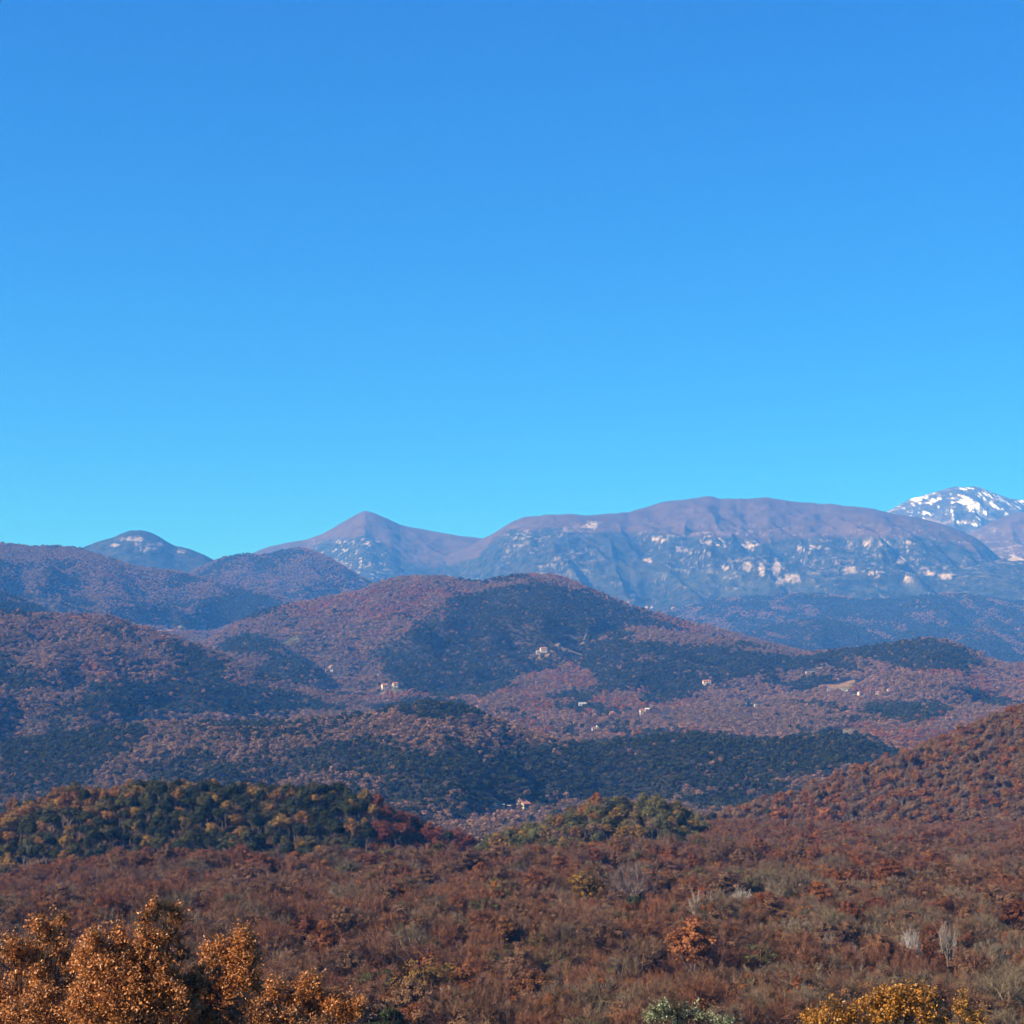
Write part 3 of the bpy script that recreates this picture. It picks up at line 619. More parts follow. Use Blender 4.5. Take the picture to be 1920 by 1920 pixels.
KINDS = ['leafy', 'half', 'bare', 'ever', 'thin']
PARTS = {}      # (kind, i) -> (trunk mesh, crown mesh) for the single trees
def proto_set(prefix, lod, count, h, r):
    c = bpy.data.collections.new(prefix); k = 0; idx = {}
    for kd in KINDS:
        idx[kd] = []
        for i in range(count):
            wd, lf, tw = tree_shape(kd, h * (1 + 0.1 * (i - 1)), r * (1 - 0.06 * (i - 1)) * (0.92 if kd == 'ever' else 1), 100 * lod + 10 * KINDS.index(kd) + i, lod)
            o = bpy.data.objects.new('%s_%02d' % (prefix, k), full_mesh('%s_%02d' % (prefix, k), [(lf, 0), (wd, 1), (tw, 1)])); c.objects.link(o)
            if lod == 0:
                V, f, mi, var = geo_join([(lf, 0), (tw, 1)])
                PARTS[(kd, i)] = (wd.mesh('trunk', M_twig), mesh_from('crown', V, f, [M_leaf, M_twig], False, {'var': var}, mi))
            idx[kd].append(k); k += 1
    return c, idx
C_MID, I_MID = proto_set('mid_tree', 0, 4, 13.0, 4.4)
C_FAR, I_FAR = proto_set('far_tree', 2, 4, 9.0, 3.6)

# ------------------------------------------------------------------ what grows where
EVER = [ # dark evergreen woods, outlined in the picture
 [(835,1128),(900,1118),(1000,1095),(1090,1112),(1180,1150),(1290,1185),(1240,1200),(1130,1200),(1075,1235),(1010,1266),(940,1296),(880,1314),(800,1312),(740,1285),(690,1230),(760,1195),(830,1170)],
 [(1060,1240),(1160,1205),(1300,1222),(1500,1238),(1530,1258),(1440,1268),(1345,1290),(1250,1330),(1190,1320),(1140,1300),(1110,1265)],
 [(1535,1240),(1640,1216),(1740,1204),(1815,1222),(1850,1250),(1790,1268),(1690,1262),(1620,1240)],
 [(365,1132),(450,1120),(510,1125),(540,1142),(480,1165),(400,1180),(370,1160)],
 [(470,1280),(490,1250),(520,1240),(565,1240),(600,1258),(622,1280),(560,1292)],
 [(400,1225),(440,1195),(500,1198),(525,1215),(470,1235)],
 [(0,1405),(130,1385),(280,1370),(260,1410),(190,1450),(140,1500),(0,1510)],
 [(980,1410),(1120,1400),(1230,1385),(1340,1385),(1470,1400),(1560,1378),(1660,1400),(1640,1440),(1400,1490),(1150,1500),(980,1500),(850,1490),(900,1440)],
 [(180,1290),(400,1285),(560,1310),(650,1340),(520,1350),(330,1348),(150,1350)],
 [(1630,1330),(1760,1320),(1790,1345),(1700,1365),(1630,1355)],
 [(700,1335),(760,1318),(850,1318),(900,1340),(860,1360),(760,1350)],
 [(522,1152),(530,1152),(548,1188),(540,1190)], [(596,1195),(606,1195),(612,1225),(600,1228)],
]
DECID = [[(1010,1268),(1080,1258),(1095,1290),(1050,1310),(960,1335),(900,1320),(960,1300)],
 [(1150,1182),(1230,1182),(1330,1200),(1320,1212),(1200,1198)], [(1140,1308),(1190,1290),(1220,1300),(1180,1325),(1140,1330)], [(60,1275),(200,1250),(310,1240),(300,1262),(150,1290)], [(1200,1236),(1240,1236),(1240,1246),(1200,1244)]]
BASE_E = {'blue_hill': 0.68, 'brown_hill': 0.30, 'central_hill': 0.24, 'wooded_hill': 0.36, 'small_knoll': 0.35, 'wooded_ridge': 0.52, 'red_hill': 0.27, 'dark_knoll': 0.66}
HUES = dict(
 rust=np.array([(0.25,0.082,0.026),(0.28,0.100,0.030),(0.21,0.070,0.028),(0.25,0.115,0.04)]),
 brown=np.array([(0.19,0.112,0.062),(0.21,0.13,0.075),(0.17,0.11,0.072),(0.22,0.122,0.066)]),
 pink=np.array([(0.26,0.142,0.085),(0.235,0.138,0.09),(0.28,0.150,0.088),(0.24,0.145,0.10)]),
 ever=np.array([(0.028,0.038,0.010),(0.036,0.045,0.011),(0.024,0.034,0.010),(0.048,0.050,0.014)]),
 olive=np.array([(0.085,0.080,0.026),(0.11,0.085,0.03),(0.07,0.072,0.028)]),
 gold=np.array([(0.26,0.15,0.03),(0.24,0.115,0.03),(0.28,0.17,0.035)]),
 bare=np.array([(0.155,0.066,0.043),(0.178,0.073,0.043),(0.135,0.067,0.047),(0.155,0.086,0.058)]),
 grey=np.array([(0.14,0.10,0.072),(0.165,0.12,0.088),(0.13,0.09,0.066)]),
)
def pick(name, n, g):
    P = HUES[name] * 0.86; i = g.integers(0, len(P), n); j = g.integers(0, len(P), n); t = g.random((n, 1))
    return (P[i] * t + P[j] * (1 - t)) * g.uniform(0.85, 1.18, (n, 1))

def candidates():
    out = []
    for (a, b, sp) in [(150, 240, 6.2), (240, 760, 5.9), (760, 1350, 5.1), (1350, 2300, 6.1), (2300, 3400, 6.8), (3400, 5000, 7.5), (5000, 6900, 9.0), (6900, 8900, 11.5)]:
        ys = np.arange(a, b, sp * 0.9)
        for k, y in enumerate(ys):
            hwid = 0.33 * y + 12; xs = np.arange(-hwid, hwid, sp) + (k % 2) * sp / 2
            out.append(np.stack([xs + rng.uniform(-.42, .42, len(xs)) * sp, y + rng.uniform(-.42, .42, len(xs)) * sp, np.full(len(xs), sp)], 1))
    return np.concatenate(out)
P = candidates(); px_, py_, sp_ = P[:, 0], P[:, 1], P[:, 2]
Z, OW = comp(px_, py_, True)
vis = (Z + 10) / py_ > run_max(px_ / py_, py_ * 0.985) - 0.0022
P, Z, OW = P[vis], Z[vis], OW[vis]
TX, TY = P[:, 0], P[:, 1]
PX, PY = to_px(TX, TY, Z)
keep = np.ones(len(TX), bool)
for c in CLEAR:
    if c[0] == 'e': keep &= ((TX - c[1]) / c[3]) ** 2 + ((TY - c[2]) / c[4]) ** 2 > 1
    else: keep &= ~((np.abs(PX - c[1]) < c[3]) & (PY > c[2] - 3) & (PY < c[2] + 11 * 3400 / c[4] * 0.9) & (np.abs(TY - c[4]) < 260))
TX, TY, Z, OW, PX, PY, SPC = TX[keep], TY[keep], Z[keep], OW[keep], PX[keep], PY[keep], P[keep, 2]
N = len(TX)
ONAME = np.array([h.name for h in H] + ['ground'])[OW]
nz = fbm(TX / 95, TY / 150, 4, 15); nz2 = fbm(TX / 40, TY / 60, 3, 16); nz3 = fbm(TX / 260, TY / 420, 3, 17)
wob = 16 * (fbm(TX / 60, TY / 110, 3, 18) - 0.5); wob2 = 12 * (fbm(TX / 60, TY / 110, 3, 19) - 0.5)
E = np.array([BASE_E.get(k, 0.30) for k in ONAME])
inE = np.zeros(N, bool); inD = np.zeros(N, bool)
wob = wob * 1.7 + rng.normal(size=N) * 6; wob2 = wob2 * 1.2 + rng.normal(size=N) * 3
for q in EVER: inE |= inpoly(PX + wob, PY + wob2 * 0.6, q)
for q in DECID: inD |= inpoly(PX + wob, PY + wob2 * 0.6, q)
inE &= rng.random(N) < 0.965
E = E + 1.5 * (nz - 0.5) + 0.5 * (nz2 - 0.5)
E = np.where(inE, np.maximum(E + 0.2, 0.70), E); E = np.where(inD, np.minimum(E, 0.1), E); E = np.where((ONAME == 'central_hill') & ~inE, E - 0.06, E)
# reddish, more open country on the right and the valley floor
E = np.where((PX > 1180) & (PY > 1262) & (PY < 1400) & (ONAME != 'wooded_ridge') & (ONAME != 'red_hill') & ~inE, E - 0.14, E)
ever = (E + rng.normal(size=N) * 0.10) > 0.5
plat = (ONAME == 'ground') & (TY < 1080)
kind = np.full(N, 'leafy', dtype='<U6'); kind[ever] = 'ever'
r1 = rng.random(N)
tint = np.zeros((N, 3)); btint = np.tile([0.12, 0.10, 0.085], (N, 1)) * rng.uniform(0.8, 1.25, (N, 1))
m = ~ever; tint[m] = pick('brown', m.sum(), rng)
red = nz3 + 0.5 * (nz2 - 0.5) + 0.18 * (rng.random(N) - 0.5)
m = ~ever & (red > 0.52); tint[m] = pick('pink', m.sum(), rng)
m = ~ever & (red > np.where(TY > 1350, 0.70, 0.60)); tint[m] = pick('rust', m.sum(), rng)
m = ever; tint[m] = pick('ever', m.sum(), rng)
m = ever & (r1 < 0.10); tint[m] = pick('olive', m.sum(), rng)
m = ~ever & (r1 < 0.16) & (TY > 1200); kind[m] = 'half'; tint[m] = pick('brown', m.sum(), rng)
fl = (ONAME == 'ground') & (TY > 1080); m = fl & ~ever & (rng.random(N) < 0.45); kind[m] = 'bare'; btint[m] = pick('grey', m.sum(), rng)
m = (ONAME == 'red_hill') & ~ever; tint[m] = pick('rust', m.sum(), rng) * [1.0, 1.12, 1.05]
m = m & (r1 < 0.5); tint[m] = pick('brown', m.sum(), rng)
# knolls: yellowing oaks among evergreen oaks
kn = (OW == H.index(knoll_l)); m = kn & (rng.random(N) < np.where(PY < 1520, 0.74, 0.36)); kind[m] = 'leafy'; ever[m] = False
m2 = m & (rng.random(N) < 0.55); tint[m] = pick('olive', m.sum(), rng); tint[m2] = pick('gold', m2.sum(), rng)
m = kn & ~ever & (PX <= 700) & (tint[:, 1] < 0.45 * tint[:, 0]); tint[m] = pick('gold', m.sum(), rng) * [0.85, 0.72, 0.9]
m = kn & (PX > 700); kind[m & (rng.random(N) < 0.85)] = 'leafy'; mm = m & (kind == 'leafy'); tint[mm] = pick('rust', mm.sum(), rng) * [0.62, 0.46, 0.50]; ever[mm] = False
kr = (OW == H.index(knoll_r)); m = kr & (rng.random(N) < 0.86); kind[m] = 'leafy'; ever[m] = False; tint[m] = pick('olive', m.sum(), rng) * 1.45
m = kr & (rng.random(N) < 0.30); kind[m] = 'leafy'; tint[m] = pick('gold', m.sum(), rng) * 0.9
m = kr & (PX < 1140) & (PY < 1560) & (rng.random(N) < .75); kind[m] = 'leafy'; tint[m] = pick('rust', m.sum(), rng)
# plateau: beech wood, mostly leafless, some still rust coloured
m = plat; q = rng.random(N); sgn = nz + 0.6 * (nz2 - 0.5)
kind[m] = 'bare'; tint[m] = np.where(rng.random((int(m.sum()), 1)) < 0.5, pick('rust', m.sum(), rng) * [0.72, 0.66, 0.72], pick('brown', m.sum(), rng) * [0.78, 0.64, 0.66]); btint[m] = pick('bare', m.sum(), rng); ever[m] = False
hl = m & (q < 0.74 + 1.0 * (sgn - 0.62)); kind[hl] = 'half'
lf = m & (q < 0.38 + 1.1 * (sgn - 0.62)); kind[lf] = 'leafy'
gr = m & (PX > 1380) & (PY > 1690) & (rng.random(N) < 0.45); btint[gr] = pick('grey', gr.sum(), rng); 
gr2 = m & (rng.random(N) < 0.13); btint[gr2] = pick('grey', gr2.sum(), rng)
ev = m & (rng.random(N) < 0.008); kind[ev] = 'ever'; tint[ev] = pick('ever', ev.sum(), rng)
ol = m & (rng.random(N) < 0.05); kind[ol] = 'half'; tint[ol] = pick('olive', ol.sum(), rng)
m = ~ever & (TY > 1400); tint[m] *= 1.22   # paler dry leaves on the oak slopes beyond the plateau
m = plat; btint[m] *= [1.0, 1.08, 1.0]; tint[m & (kind != 'ever')] *= [1.0, 1.10, 1.0]
scale = np.interp(TY, [0, 800, 1500, 2500, 5000, 8600], [1.0, 1.0, 1.08, 1.08, 1.15, 1.6]) * rng.uniform(0.72, 1.22, N)
near = plat | kn | kr | (ONAME == 'red_hill')
scale = np.where((TY > 1380) & (TY < 2300), scale * 0.86, scale)
scale[plat] *= rng.uniform(0.78, 1.22, int(plat.sum())); scale[kn | kr] = np.clip(rng.normal(0.95, 0.17, int((kn | kr).sum())), 0.66, 1.3); scale[kn | kr] *= 0.85; scale[(ONAME == 'red_hill')] *= 0.68
zs = rng.uniform(0.85, 1.15, N); zs[kn | kr | plat] = np.clip(1.0 / scale[kn | kr | plat], 0.75, 1.25) * rng.uniform(0.84, 1.06, int((kn | kr | plat).sum()))
rz = rng.uniform(0, 2 * np.pi, N)

# ------------------------------------------------------------------ woods as one object each
def forest_nodes(coll):
    ng = bpy.data.node_groups.new('plant_trees', 'GeometryNodeTree')
    ng.interface.new_socket('Geometry', in_out='INPUT', socket_type='NodeSocketGeometry'); ng.interface.new_socket('Geometry', in_out='OUTPUT', socket_type='NodeSocketGeometry')
    n, l = ng.nodes, ng.links
    gi = n.new('NodeGroupInput'); go = n.new('NodeGroupOutput')
    m2p = n.new('GeometryNodeMeshToPoints'); iop = n.new('GeometryNodeInstanceOnPoints'); ci = n.new('GeometryNodeCollectionInfo')
    ci.inputs['Collection'].default_value = coll; ci.inputs['Separate Children'].default_value = True; ci.inputs['Reset Children'].default_value = True
    def na(name, t):
        a = n.new('GeometryNodeInputNamedAttribute'); a.data_type = t; a.inputs['Name'].default_value = name; return a.outputs['Attribute']
    l.new(gi.outputs[0], m2p.inputs['Mesh']); l.new(m2p.outputs[0], iop.inputs['Points']); l.new(ci.outputs[0], iop.inputs['Instance'])
    iop.inputs['Pick Instance'].default_value = True
    l.new(na('idx', 'INT'), iop.inputs['Instance Index']); l.new(na('rot', 'FLOAT_VECTOR'), iop.inputs['Rotation']); l.new(na('scl', 'FLOAT_VECTOR'), iop.inputs['Scale'])
    l.new(iop.outputs[0], go.inputs[0])
    return ng
NG_MID = forest_nodes(C_MID); NG_FAR = forest_nodes(C_FAR)
def forest(name, sel, label, cat='forest'):
    i = np.nonzero(sel)[0]
    for part, ng, IDX in ((near[i], NG_MID, I_MID), (~near[i], NG_FAR, I_FAR)):
        j = i[part]
        if not len(j): continue
        me = bpy.data.meshes.new(name); me.vertices.add(len(j))
        me.vertices.foreach_set('co', np.stack([TX[j], TY[j], Z[j] - 0.3], 1).astype(np.float32).ravel())
        idx = np.array([IDX[k][int(v)] for k, v in zip(kind[j], rng.integers(0, 4, len(j)))], np.int32)
        a = me.attributes.new('idx', 'INT', 'POINT'); a.data.foreach_set('value', idx)
        a = me.attributes.new('rot', 'FLOAT_VECTOR', 'POINT'); a.data.foreach_set('vector', np.stack([0 * rz[j], 0 * rz[j], rz[j]], 1).astype(np.float32).ravel())
        a = me.attributes.new('scl', 'FLOAT_VECTOR', 'POINT'); a.data.foreach_set('vector', np.stack([scale[j], scale[j], scale[j] * zs[j]], 1).astype(np.float32).ravel())
        for nm, arr in (('tint', tint), ('btint', btint)):
            a = me.attributes.new(nm, 'FLOAT_VECTOR', 'POINT'); a.data.foreach_set('vector', arr[j].astype(np.float32).ravel())
        o = obj(name, me); md = o.modifiers.new('trees', 'NODES'); md.node_group = ng
        tag(o, label, cat, kind='stuff')

# ------------------------------------------------------------------ single trees
_used = set()
def place_tree(name, kd, i, x, y, z, s, sz, rot, tn, bt, label, cat, group):
    t = empty(name, (x, y, z - 0.3), rot); t.scale = (s, s, sz)
    tag(t, label, cat, group)
    key = (kd, i)
    if key not in _used:
        tr = bpy.data.objects.new('trunk', PARTS[key][0]); cr = bpy.data.objects.new('crown', PARTS[key][1]); _used.add(key); PROTO[key] = (tr, cr)
    else: tr, cr = PROTO[key][0].copy(), PROTO[key][1].copy()
    for o in (tr, cr):
        COL.objects.link(o); o.parent = t; o['tint'] = [float(v) for v in tn]; o['btint'] = [float(v) for v in bt]
    return t
PROTO = {}
single = np.zeros(N, bool)
inframe = (np.abs(PX - 960) < 985)
topy = to_px(TX, TY, Z + 11 * scale)[1]
seen = inframe & (topy < 1925) & ((Z + 11 * scale) / TY > run_max(TX / TY, TY * 0.97) - 0.001)
# the beeches that show largest
cand = np.nonzero(plat & seen)[0]; cand = cand[np.argsort(TY[cand])][:285]; single[cand] = True
ck = np.nonzero((kn | kr) & seen & near)[0]; ck = ck[np.argsort(TY[ck])][:295]; single[ck] = True
def zone(px, py):
    a = 'left' if px < 480 else 'left centre' if px < 960 else 'right centre' if px < 1440 else 'right'
    return a
def describe(j):
    t = tint[j] if kind[j] in ('leafy', 'ever') else btint[j]
    if kind[j] == 'bare': return 'leafless grey' if btint[j][1] > 0.10 else 'leafless reddish brown'
    if kind[j] == 'ever': return 'dark evergreen'
    if kind[j] == 'half': return 'half bare' + (' olive' if tint[j][1] > 0.62 * tint[j][0] else ' rust leaved')
    if tint[j][1] > 0.7 * tint[j][0]: return 'olive'
    if tint[j][2] < 0.2 * tint[j][0]: return 'golden'
    return 'rust leaved'
def big(j): return 'large' if scale[j] > 1.1 else 'small' if scale[j] < 0.84 else 'middle sized'
AREA = ['behind the orange oaks', 'right of the orange oaks', 'above the silvery tree', 'above the golden trees']
for j in cand:
    zi = 0 if PX[j] < 480 else 1 if PX[j] < 960 else 2 if PX[j] < 1440 else 3
    depth = 'at the near edge' if TY[j] < 262 else 'farther back'
    d = describe(j); lab = '%s %s beech %s %s' % (big(j), d, depth, AREA[zi])
    place_tree('beech_tree', kind[j], int(rng.integers(0, 4)), TX[j], TY[j], Z[j], scale[j], scale[j] * zs[j], rz[j], tint[j], btint[j], lab, 'tree', lab + ' (alike)' if False else 'beeches of the plateau wood: ' + d + ' ' + AREA[zi])
for j in ck:
    d = describe(j); left = kn[j]
    if left: where = ('along the crest' if PY[j] < 1512 else 'halfway down' if PY[j] < 1555 else 'at the foot') + ' of the dark knoll' + (', left end' if PX[j] < 240 else ', right end' if PX[j] > 600 else ', middle')
    else: where = ('on top' if PY[j] < 1525 else 'on the lower flank') + ' of the small central knoll' + (', left side' if PX[j] < 1130 else ', right side')
    lab = '%s %s oak %s' % (big(j), d, where)
    place_tree('oak_tree', kind[j], int(rng.integers(0, 4)), TX[j], TY[j], Z[j], scale[j], scale[j] * zs[j], rz[j], tint[j], btint[j], lab, 'tree', 'oaks on the knolls: ' + d + ' ' + where)

rest = ~single
forest('beech_forest', rest & plat, 'brown leafless beech wood covering the plateau')
FL = [(knoll_l, 'oak_wood', 'wood on the far side of the dark knoll'), (knoll_r, 'oak_wood', 'wood on the far side of the small central knoll'), (right_n, 'oak_wood', 'rust brown oak wood covering the hill at the right edge'),
      (near_r, 'mixed_wood', 'blue brown mixed wood covering the nearest ridge across the valley'), (mid_left, 'mixed_wood', 'brown mixed wood on the hill at the left edge'), (knob_b, 'evergreen_wood', 'dark evergreen wood on the small valley knoll'),
      (knob_a, 'mixed_wood', 'wood on the low knoll beside the green meadow'), (right_h, 'mixed_wood', 'reddish and dark wood on the low hill at the right'), (spur, 'evergreen_wood', 'dark evergreen wood on the spur with the farm'), (far_left, 'mixed_wood', 'bluish wood on the far slope at the left edge'),
      (central, 'mixed_wood', 'brown and dark evergreen wood on the broad central hill'), (long_left, 'mixed_wood', 'purplish brown wood on the long hill below the domed mountain'), (blue_b, 'mixed_wood', 'blue hazy wood behind the reddish low hill'),
      (brown_k, 'mixed_wood', 'grey brown wood on the round hill below the pointed mountain'), (blue_a, 'mixed_wood', 'blue hazy wood at the foot of the rocky range')]
for h, nm, lab in FL: forest(nm, rest & (OW == H.index(h)), lab)
forest('valley_wood', rest & (OW == -1) & ~plat, 'grey brown trees scattered over the valley floor')

# trees of the plateau that stand out
def stand(px, py, wpx, kd, hue, bh, label, i=0, mul=1.0, name='beech_tree', cat='tree', at=None):
    h = 12.5
    X, Y, Zg = hit(px, py, h, 160)
    if at: u, v = uv(px, py); X, Y = float(u * at), at; Zg = v * at - h * 0.8
    w = wpx / F * Y; s = w / 8.2
    tn = HUES[hue].mean(0) * mul; bt = np.array(bh)
    place_tree(name, kd, i, X, Y - 1.5, Zg, s, max(s, 0.93) * (1.12 if kd == 'thin' else 1.02), 0.7 * px, tn, bt, label, cat, 'single trees that stand out of the plateau wood')
BR = (0.12, 0.08, 0.065); GREY = (0.21, 0.18, 0.15); WHITE = (0.29, 0.255, 0.22); TAN = (0.30, 0.22, 0.13)
stand(905,1690,40,'leafy','gold',BR,'slim golden yellow tree standing out in the brown wood',0,0.95)
stand(630,1667,46,'leafy','gold',BR,'low orange tree in the brown wood above the orange oaks',1,1.0)
stand(1103,1672,80,'leafy','gold',BR,'broad orange brown crown in the middle of the brown wood',2,0.75)
stand(1175,1672,90,'bare','rust',(0.13,0.10,0.09),'broad fan shaped leafless beech right of the orange brown crown',1)
stand(1385,1682,56,'thin','rust',WHITE,'pale barked leafless tree, upper one of the pale pair right of centre',2)
stand(1318,1705,60,'thin','rust',GREY,'pale grey leafless tree, lower one of the pale pair right of centre',3)
stand(1802,1646,52,'thin','rust',TAN,'tan plume like leafless tree near the right edge',0)
stand(1548,1758,40,'thin','rust',GREY,'pale grey leafless tree left of the whitest one',1)
stand(1705,1762,44,'thin','rust',(0.31,0.28,0.26),'whitest leafless tree in the right part of the wood',2)
stand(1605,1768,46,'thin','rust',GREY,'pale leafless tree between the whitest and the grey one',0)
stand(1775,1768,40,'thin','rust',GREY,'pale leafless tree just right of the whitest one',3)
stand(1145,1795,26,'ever','ever',BR,'small bright green bush in the brown wood',0,2.2,'green_bush','bush')
stand(1390,1655,34,'ever','ever',BR,'small dark evergreen beside the rust crowns',1,1.1)
stand(1315,1818,120,'leafy','rust',BR,'big rust orange crown above the silvery green tree',3,1.05)
stand(800,1858,140,'leafy','gold',BR,'big yellowish brown crown right of the orange oaks',0,0.6)
stand(1640,1632,60,'leafy','rust',BR,'bright rust crown below the right hill',1,1.2)
stand(1505,1635,54,'leafy','rust',BR,'orange rust crown beside the bright rust one',2,1.1)
stand(1640,1790,80,'leafy','rust',BR,'wide rust crown left of the whitest tree',0,0.85)
stand(1515,1765,44,'leafy','rust',BR,'rust crown left of the pale grey leafless tree',1,0.95)
stand(850,1825,60,'leafy','rust',BR,'reddish crown above the yellowish brown one',2,0.95)
stand(1548,1522,36,'leafy','rust',BR,'orange round crown at the foot of the right hill',0,1.15)
stand(1462,1530,38,'leafy','rust',BR,'reddish round crown left of the orange one at the hill foot',1,1.1)
stand(940,1660,50,'leafy','olive',BR,'olive grey crown above the slim golden tree',3,1.1)

# ------------------------------------------------------------------ foreground trees, with single leaves
def near_tree(name, dist, lobes, nleaf, lsize, hue, label, seed, bark=(0.055, 0.042, 0.032), mul=1.0, group=None, spread=1.0):
    """lobes: (picture x, y, half width, half height) of the parts of the crown"""
    g = np.random.default_rng(seed)
    k = dist / F
    C = []; R = []; more = []
    for (a, b, rw, rh) in lobes:
        for _ in range(9):
            q = g.uniform(-0.3, np.pi + 0.3); f_ = g.uniform(0.12, 0.32); o_ = g.uniform(0.7, 1.12)
            more.append((a + rw * o_ * cos(q), b - rh * o_ * sin(q), rw * f_ * 0.8 + 1.5, rh * f_ * 1.25 + 2))
    for (a, b, rw, rh) in [(p[0], p[1], p[2] * 0.82, p[3] * 0.82) for p in lobes] + more:
        u, v = uv(a, b); dy = g.uniform(-1, 1) * 0.7 * spread
        C.append((u * (dist + dy), dist + dy, v * (dist + dy))); R.append((rw * k, (rw + rh) / 2 * k * 1.2, rh * k))
    C = np.array(C); R = np.array(R)
    bx = float(np.average(C[:, 0], weights=R[:, 0])); by = dist
    gz = float(comp(np.array([bx]), np.array([by]))[0])
    t = empty(name, (bx, by, gz)); tag(t, label, 'tree', group)
    C = C - [bx, by, gz]
    zlow = C[:, 2].min() - R[:, 2].max()
    wood = Geo(); topz = np.average(C[:, 2]); 
    fork = np.array([0, 0, max(zlow - 1.5, 2.0)])
    wood.add(*tube(curve((0, 0, -0.8), fork, (0.15, 0.1, 0), 8, g), np.linspace(0.26, 0.17, 8), 8))
    twigs = []; tdir = []
    for q, (c, r) in enumerate(zip(C, R)):
        if q < len(lobes):
            lp = curve(fork, c + [0, 0, 0.3 * r[2]], np.array([0, 0.15, -0.5]) + 0.5 * (g.random(3) - .5), 8, g) + np.concatenate([np.zeros((1, 3)), g.normal(size=(6, 3)) * 0.035, np.zeros((1, 3))])
            wood.add(*tube(lp, np.linspace(0.055, 0.008, 8), 5))
        else:
            m0 = np.argmin(np.linalg.norm(C[:len(lobes)] - c, axis=1)); lp = curve(C[m0], c, g.normal(size=3) * 0.05, 8, g)
            wood.add(*tube(lp, np.linspace(0.014, 0.005, 8), 4))
        for _ in range(7):
            d = unit(1, g)[0]; d[2] = abs(d[2]) * 0.8 + 0.1 * g.normal(); e = c + d * r * g.uniform(0.6, 1.15)
            st = lp[g.integers(4, 8)]
            br = curve(st, e, (0, 0, -0.05), 4, g); wood.add(*tube(br, np.linspace(0.016, 0.004, 4), 3))
            for _ in range(5):
                a0 = br[g.integers(1, 4)]; dd = unit(1, g)[0] + [0, 0, 0.7]; dd /= np.linalg.norm(dd)
                twigs.append(a0); tdir.append(dd)
    twigs = np.array(twigs); tdir = np.array(tdir)
    V, f = slivers(twigs, tdir, g.uniform(0.15, 0.4, len(twigs)), np.full(len(twigs), 0.007), g); wood.add(V, f)
    tr = obj('trunk', wood.mesh('trunk', M_twig), t)
    # leaves in sprays
    w = (R[:, 0] * R[:, 2]) ** 0.85; ns = nleaf // 9
    kk = g.choice(len(C), ns, p=w / w.sum()); d = unit(ns, g); rad = g.uniform(0.1, 1.0, ns) ** 0.45 * (1 + 0.30 * g.normal(size=ns)); rad *= 0.75 + 0.6 * fbm(d[:, 0] * 2.2 + kk * 3.1, d[:, 2] * 2.2 + d[:, 1] * 1.3, 2, seed)
    sc = C[kk] + d * R[kk] * rad[:, None]
    gap = fbm(sc[:, 0] * 1.5 + sc[:, 1] * 0.9, sc[:, 2] * 1.5 - sc[:, 1] * 0.7, 3, seed + 3) + 0.05 * g.normal(size=ns) > 0.415
    sc = sc[gap]; d = d[gap]; ns = len(sc)
    sd = d * 0.6 + unit(ns, g) * 0.6 + [0, 0, 0.4]; sv = g.random(ns)
    p = (sc[:, None, :] + g.normal(size=(ns, 9, 3)) * 0.075 + sd[:, None, :] * g.uniform(-0.12, 0.12, (ns, 9, 1))).reshape(-1, 3)
    nr = unit(len(p), g) + [0, -0.25, 0.35]; nr /= np.linalg.norm(nr, axis=1, keepdims=True)
    V, f = leaves(p, nr, np.full(len(p), lsize), g, 0.62)
    # fold every leaf along its midrib
    V = V.reshape(-1, 4, 3); V[:, 1] += nr * lsize * 0.12; V[:, 3] += nr * lsize * 0.12; V = V.reshape(-1, 3)
    lg = Geo(); lg.add(V, f, np.clip(np.repeat(sv, 9) * 0.5 + 0.5 * g.random(len(p)), 0, 1))
    cr = obj('crown', lg.mesh('crown', M_near), t)
    tn = np.asarray(hue) * mul
    for o in (tr, cr): o['tint'] = [float(v) for v in tn]; o['btint'] = list(bark)
    return t
OR = (0.38, 0.150, 0.044)
G1 = 'foreground oaks with dry orange leaves'
near_tree('oak_tree', 52, [(40,1800,36,42),(95,1768,26,40),(110,1725,14,18),(70,1735,10,14),(20,1780,14,18),(30,1870,60,50),(105,1850,36,50),(60,1925,90,40),(118,1795,14,30)], 19000, 0.082, OR, 'orange oak at the left edge with a thin bare topped spire', 11, group=G1)
near_tree('oak_tree', 49, [(322,1712,14,12),(300,1705,16,14),(195,1770,34,36),(185,1820,48,40),(225,1795,22,30),(275,1730,14,24),(312,1722,26,26),(290,1765,24,40),(318,1760,20,22),(270,1810,40,36),(320,1830,30,34),(220,1870,70,50),(300,1890,60,45),(175,1910,60,40),(345,1795,10,16)], 36000, 0.080, OR, 'tallest orange oak with two rounded peaks in front', 12, group=G1, mul=1.05)
near_tree('oak_tree', 53, [(430,1800,42,36),(455,1775,22,24),(410,1830,40,36),(462,1830,30,40),(440,1880,60,50),(380,1880,40,50),(370,1920,60,30),(458,1752,5,10)], 24000, 0.082, OR, 'rounded orange oak right of the tallest one', 13, group=G1, mul=1.0)
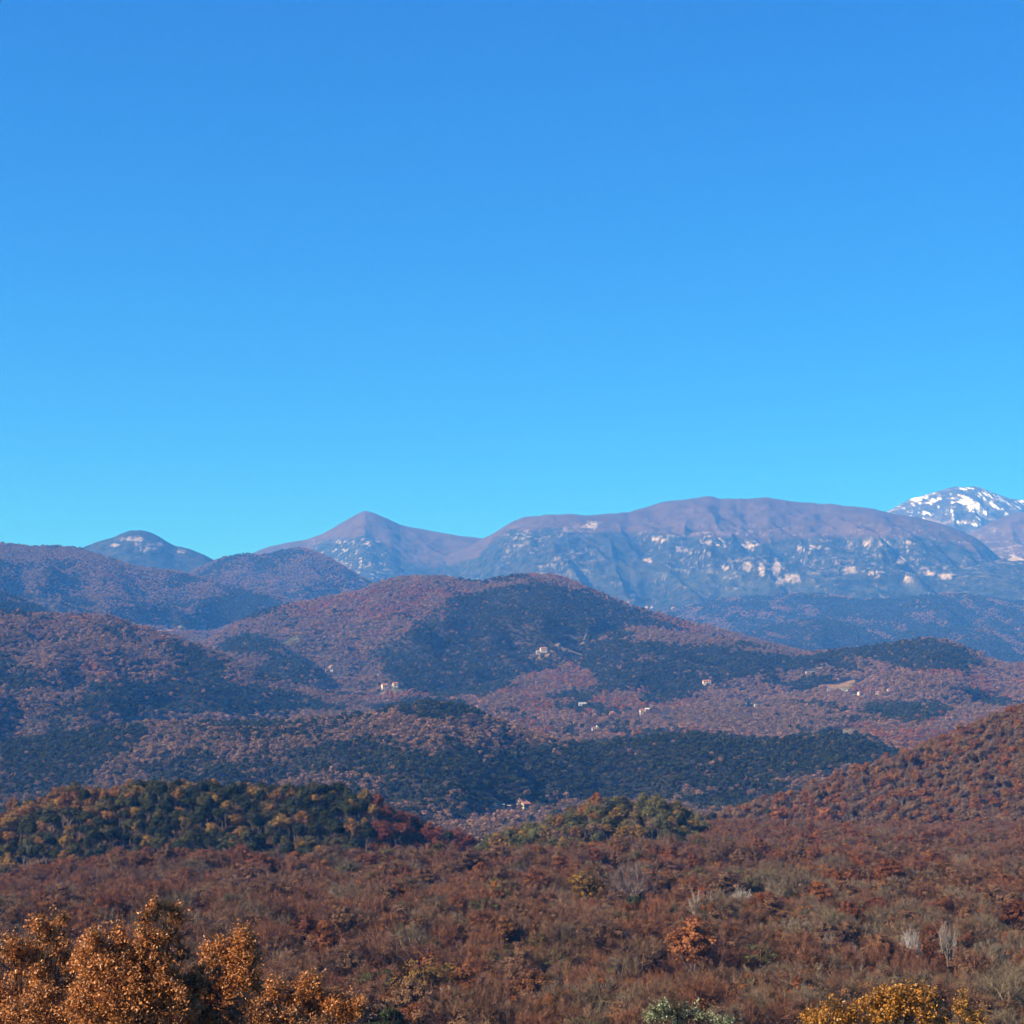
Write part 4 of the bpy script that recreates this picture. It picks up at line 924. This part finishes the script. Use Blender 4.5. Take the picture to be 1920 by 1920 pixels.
near_tree('oak_tree', 56, [(510,1880,26,26),(520,1855,14,16),(575,1862,24,24),(588,1845,12,16),(560,1900,40,30),(625,1885,20,20),(640,1900,34,26),(665,1890,14,16),(500,1920,40,26)], 15000, 0.081, OR, 'low orange oak, rightmost of the orange foreground oaks', 14, group=G1, mul=1.05)
near_tree('oak_tree', 50, [(300,1910,110,36),(150,1925,90,35),(390,1885,30,26),(365,1860,26,24),(430,1930,80,34),(245,1870,30,26),(520,1925,60,26),(90,1900,60,40),(330,1870,50,44),(395,1850,34,44),(262,1835,26,40),(150,1850,30,40),(475,1905,44,36),(560,1925,50,24)], 24000, 0.082, OR, 'orange oak crown along the bottom edge below the tallest oak', 15, group=G1, mul=0.9)
near_tree('maple_tree', 62, [(1700,1885,46,36),(1650,1890,24,24),(1740,1905,36,30),(1690,1868,26,16),(1715,1862,26,12),(1600,1905,50,18),(1550,1912,46,16),(1556,1890,10,18),(1630,1905,34,26),(1770,1918,24,16)], 17000, 0.092, (0.36,0.16,0.022), 'golden orange tree at the bottom right', 16, mul=1.0)
near_tree('maple_tree', 66, [(1802,1885,10,20),(1800,1905,18,20),(1825,1915,18,12),(1840,1908,12,12)], 1500, 0.085, (0.36,0.17,0.03), 'small pointed golden tree right of the golden orange one', 17)
near_tree('olive_tree', 70, [(1265,1905,40,20),(1245,1900,22,18),(1290,1908,24,18),(1340,1917,34,10),(1270,1890,20,10)], 7000, 0.09, (0.20,0.22,0.12), 'silvery green tree at the bottom edge', 18, mul=1.0)

# ------------------------------------------------------------------ the blue air
def haze():
    V, f = boxes([(-30000, 30000, -3000, 46000, -140, 2080)])
    m, n, l, out = mat('blue_air')
    v = n.new('ShaderNodeVolumePrincipled'); v.inputs['Color'].default_value = (*HAZE_COLOR, 1); v.inputs['Density'].default_value = HAZE_DENSITY
    v.inputs['Anisotropy'].default_value = 0.0; v.inputs['Absorption Color'].default_value = (1, 1, 1, 1); v.inputs['Density Attribute'].default_value = ''
    l.new(v.outputs[0], out.inputs['Volume'])
    o = obj('haze', mesh_from('haze', V, f, [m])); tag(o, 'thin blue haze filling the air over the valley', 'haze', kind='stuff')
haze()
print('trees', N, 'single', int(single.sum()), 'near stuff', int((near & ~single).sum()))
